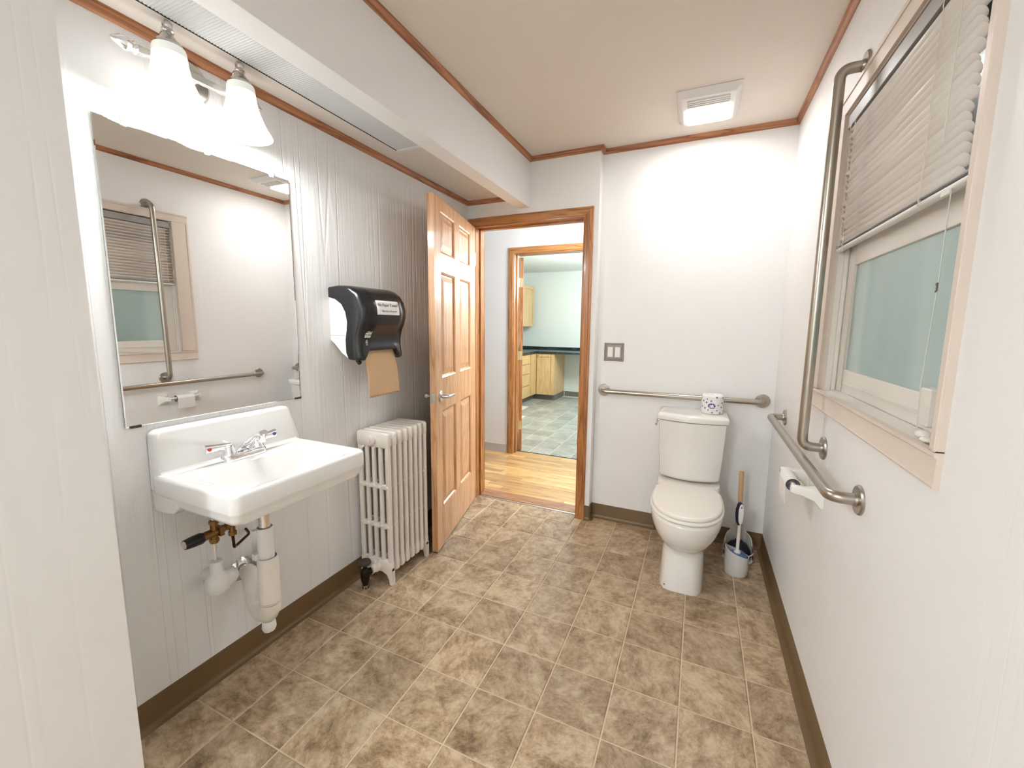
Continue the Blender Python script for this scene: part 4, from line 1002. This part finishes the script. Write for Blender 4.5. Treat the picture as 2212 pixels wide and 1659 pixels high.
# wrapped toilet roll on the tank
RXc, RYc, RZ0, RR = .762, 1.648, .840, .0575
tr = empty('toilet_roll', (RXc, RYc, RZ0), 'wrapped toilet roll with purple dots standing on the tank lid', 'toilet roll')
rl = MB(); L = []
for r_, h_ in ((.050, .0), (.056, .003), (.0575, .012), (.0575, .098), (.0555, .106), (.047, .111), (.030, .110), (.018, .105), (.006, .103)):
    L.append([(RXc + r_ * (1 + .012 * math.sin(k * 5 + h_ * 60)) * math.cos(2 * PI * k / 40), RYc + r_ * (1 + .012 * math.sin(k * 3)) * math.sin(2 * PI * k / 40), RZ0 + h_ + (.0025 * math.sin(k * 2.7) if h_ > .1 else 0)) for k in range(40)])
rl.loft(L); rl.build('wrapper', PAPER, tr, ang=70)
def decal(ac, zc, ra_, rz__, mt_, nm, off=.0012, n=16, rot=0.0, half=False):
    P = []
    for k in range(n):
        a_ = 2 * PI * k / n; u_, v_ = math.cos(a_) * ra_, math.sin(a_) * rz__
        if half and v_ < 0: v_ *= .15
        u2 = u_ * math.cos(rot) - v_ * math.sin(rot); v2 = u_ * math.sin(rot) + v_ * math.cos(rot); P.append((u2, v2))
    mb = MB(); mb.loft([[(RXc + (RR + o_) * math.cos(ac + u / RR), RYc + (RR + o_) * math.sin(ac + u / RR), RZ0 + zc + v) for u, v in P] for o_ in (off - .0006, off)])
    return mb
rd = random.Random(11); dots = MB(); dots2 = MB(); front = math.radians(-94)
for k in range(46):
    aa = 2 * PI * ((k * .381966) % 1.0); zc = .012 + (k % 9) * .0108 + rd.uniform(-.002, .002)
    da = (aa - front + PI) % (2 * PI) - PI
    if abs(da) < .40 and .030 < zc < .075: continue
    d_ = decal(aa, zc, .0052, .0052, None, '', half=(k % 3 == 1), rot=rd.uniform(0, 3))
    (dots if k % 3 else dots2).add(d_.v, d_.f)
tag(dots.build('printed_dots', INKP, tr), kind='stuff'); tag(dots2.build('printed_dots', mat('ink_grey_purple', (.28, .24, .30), .8), tr), kind='stuff')
e_ = decal(front, .050, .0195, .0150, None, '', .0013, 24); e_.build('oval_emblem', INKB, tr)
e_ = decal(front, .053, .0125, .0035, None, '', .0018, 14); g_ = decal(front, .0445, .0150, .0035, None, '', .0018, 14); e_.add(g_.v, g_.f); e_.build('emblem_lettering', PAPER, tr)

# ------------------------------------------------------------------ toilet paper holder on right wall
th = empty('paper_holder', (XR, .80, .77), 'white ceramic toilet paper holder under the horizontal grab bar', 'paper holder')
for yy in (.700, .905):
    p = MB()
    def q_(x_, hy_, hz_, zc, r_=.008): return [(x_, a_[0], a_[1]) for a_ in rrect(yy - hy_, yy + hy_, zc - hz_, zc + hz_, r_, 0, 4)]
    p.loft([q_(XR, .032, .040, .765), q_(XR - .006, .032, .040, .765), q_(XR - .012, .026, .034, .765), q_(XR - .022, .016, .024, .767), q_(XR - .060, .011, .017, .772), q_(XR - .086, .011, .016, .774), q_(XR - .092, .008, .012, .774, .006)])
    p.build('post', PORC2, th, ang=50)
MB().cyl((XR - .076, .712, .775), (XR - .076, .893, .775), .008).build('spindle', WPL, th)
rt = MB(); rt.lathe([(.020, 0), (.024, .0), (.024, .112), (.020, .112)], (XR - .076, .748, .772), (0, 1, 0), 28, cap=False)
rt.loft([[(XR - .076 - .0255, y_, .775), (XR - .076 - .0248, y_, .775), (XR - .076 - .0200, y_, .700), (XR - .076 - .0215, y_, .700)] for y_ in (.748, .860)])
tpr = rt.build('toilet_roll', PAPER, None, ang=60)
tag(tpr, 'nearly used up toilet roll on the wall holder', 'toilet roll')
MB().lathe([(.0195, -.0015), (.0225, -.0015), (.0225, .001), (.0195, .001)], (XR - .076, .748, .772), (0, 1, 0), 28, cap=False).build('cardboard_core', mat('core_purple', (.06, .03, .06), .7), tpr)

# ------------------------------------------------------------------ toilet brush and plunger
BXc, BYc = .930, 1.452
bh = empty('brush_holder', (BXc, BYc, 0), 'light grey toilet brush holder with a slanted open rim', 'brush holder')
hb = MB(); L = []; n = 32
def topz(a_): return .118 + .040 * (-math.cos(a_ - math.radians(20)) * .5 + .1) + .012 * (max(0, math.cos(a_ - math.radians(170))) ** 6)
for f_, r_ in ((0, .052), (.05, .057), (.4, .0595), (1.0, .060)):
    L.append([(BXc + r_ * math.cos(2 * PI * k / n), BYc + r_ * .95 * math.sin(2 * PI * k / n), topz(2 * PI * k / n) * f_) for k in range(n)])
for f_, r_ in ((1.0, .0565), (.5, .055)):
    L.append([(BXc + r_ * math.cos(2 * PI * k / n), BYc + r_ * .95 * math.sin(2 * PI * k / n), topz(2 * PI * k / n) * f_) for k in range(n)])
hb.loft(L, True, True); hb.build('cup', GPL, bh, ang=50)
tb = empty('toilet_brush', (BXc, BYc, .02), 'white toilet brush with navy and white grip standing in the grey holder', 'toilet brush')
MB().lathe([(.030, .068), (.046, .076), (.050, .095), (.044, .112), (.020, .118)], (BXc + .004, BYc, 0), (0, 0, 1), 20).build('bristles', BLUEB, tb)
MB().lathe([(.016, .112), (.018, .125), (.012, .134), (.0085, .140), (.0080, .290)], (BXc, BYc, 0), (0, 0, 1), 16).build('stem', WPL, tb)
gp = MB(); gp.loft([[(BXc - .004 + w_ * math.cos(a_), BYc + .010 * math.sin(a_), z_) for a_ in [2 * PI * q / 16 for q in range(16)]] for z_, w_ in ((.278, .007), (.295, .015), (.330, .0195), (.365, .0195), (.395, .013), (.404, .005))])
gp.build('grip', NAVY, tb, ang=60)
gp = MB(); gp.loft([[(BXc + .003 + w_ * math.cos(a_), BYc - .0075 + .006 * math.sin(a_), z_) for a_ in [2 * PI * q / 16 for q in range(16)]] for z_, w_ in ((.286, .004), (.300, .0105), (.332, .0130), (.365, .0125), (.390, .008), (.397, .003))])
gi = gp.build('grip_inlay', WPL, tb, ang=60)
MB().sphere((BXc + .003, BYc - .0135, .380), .0035, 8, 6, (1, .4, 1.6)).build('hang_hole', mat('hole_grey', (.25, .25, .27), .5), gi)
# plunger caddy behind
PXc, PYc = .950, 1.618
pc_ = empty('plunger_caddy', (PXc, PYc, 0), 'off-white plunger caddy shell standing in the back right corner', 'plunger caddy')
sh = MB(); L0 = []; L1 = []; n = 30
rows_ = []
for k in range(n + 1):
    a_ = math.radians(-10) + (math.radians(200)) * k / n           # open towards the room
    t = abs(k / n - .5) * 2
    zt = .150 - .055 * (t ** 2.2) + (.040 if t < .22 else .040 * max(0, 1 - (t - .22) / .16))
    rows_.append((a_, zt))
def ring(r_, zf): return [(PXc + r_ * math.cos(a_), PYc + r_ * math.sin(a_), zt * zf + (.0 if zf else .004)) for a_, zt in rows_]
sh.loft([ring(.078, 0), ring(.078, .45), ring(.076, .8), ring(.070, 1.0), ring(.067, 1.0), ring(.072, .8), ring(.074, .45), ring(.074, 0)], False, False, closed=False)
sh.lathe([(.080, 0), (.080, .008), (.074, .012), (.001, .012)], (PXc, PYc, 0), (0, 0, 1), 32)
sh.build('shell', mat('off_white_plastic', (.82, .79, .74), .35), pc_, ang=50)
MB().tube([(PXc + .078 * math.cos(a_), PYc + .078 * math.sin(a_), .055) for a_ in [math.radians(-10 - 16 * q) for q in range(11)]], .003, 8).build('front_ring', GPL, pc_)
pl = empty('plunger', (PXc, PYc, .012), 'black rubber plunger with a wooden handle in the corner caddy', 'plunger')
MB().lathe([(.052, .013), (.066, .016), (.068, .030), (.062, .060), (.046, .090), (.024, .105), (.016, .118), (.001, .119)], (PXc, PYc, 0), (0, 0, 1), 28).build('rubber_cup', BLACKR, pl)
MB().cyl((PXc, PYc, .10), (PXc - .012, PYc + .01, .520), .0125, .0125, 16).build('handle', DOWEL, pl)
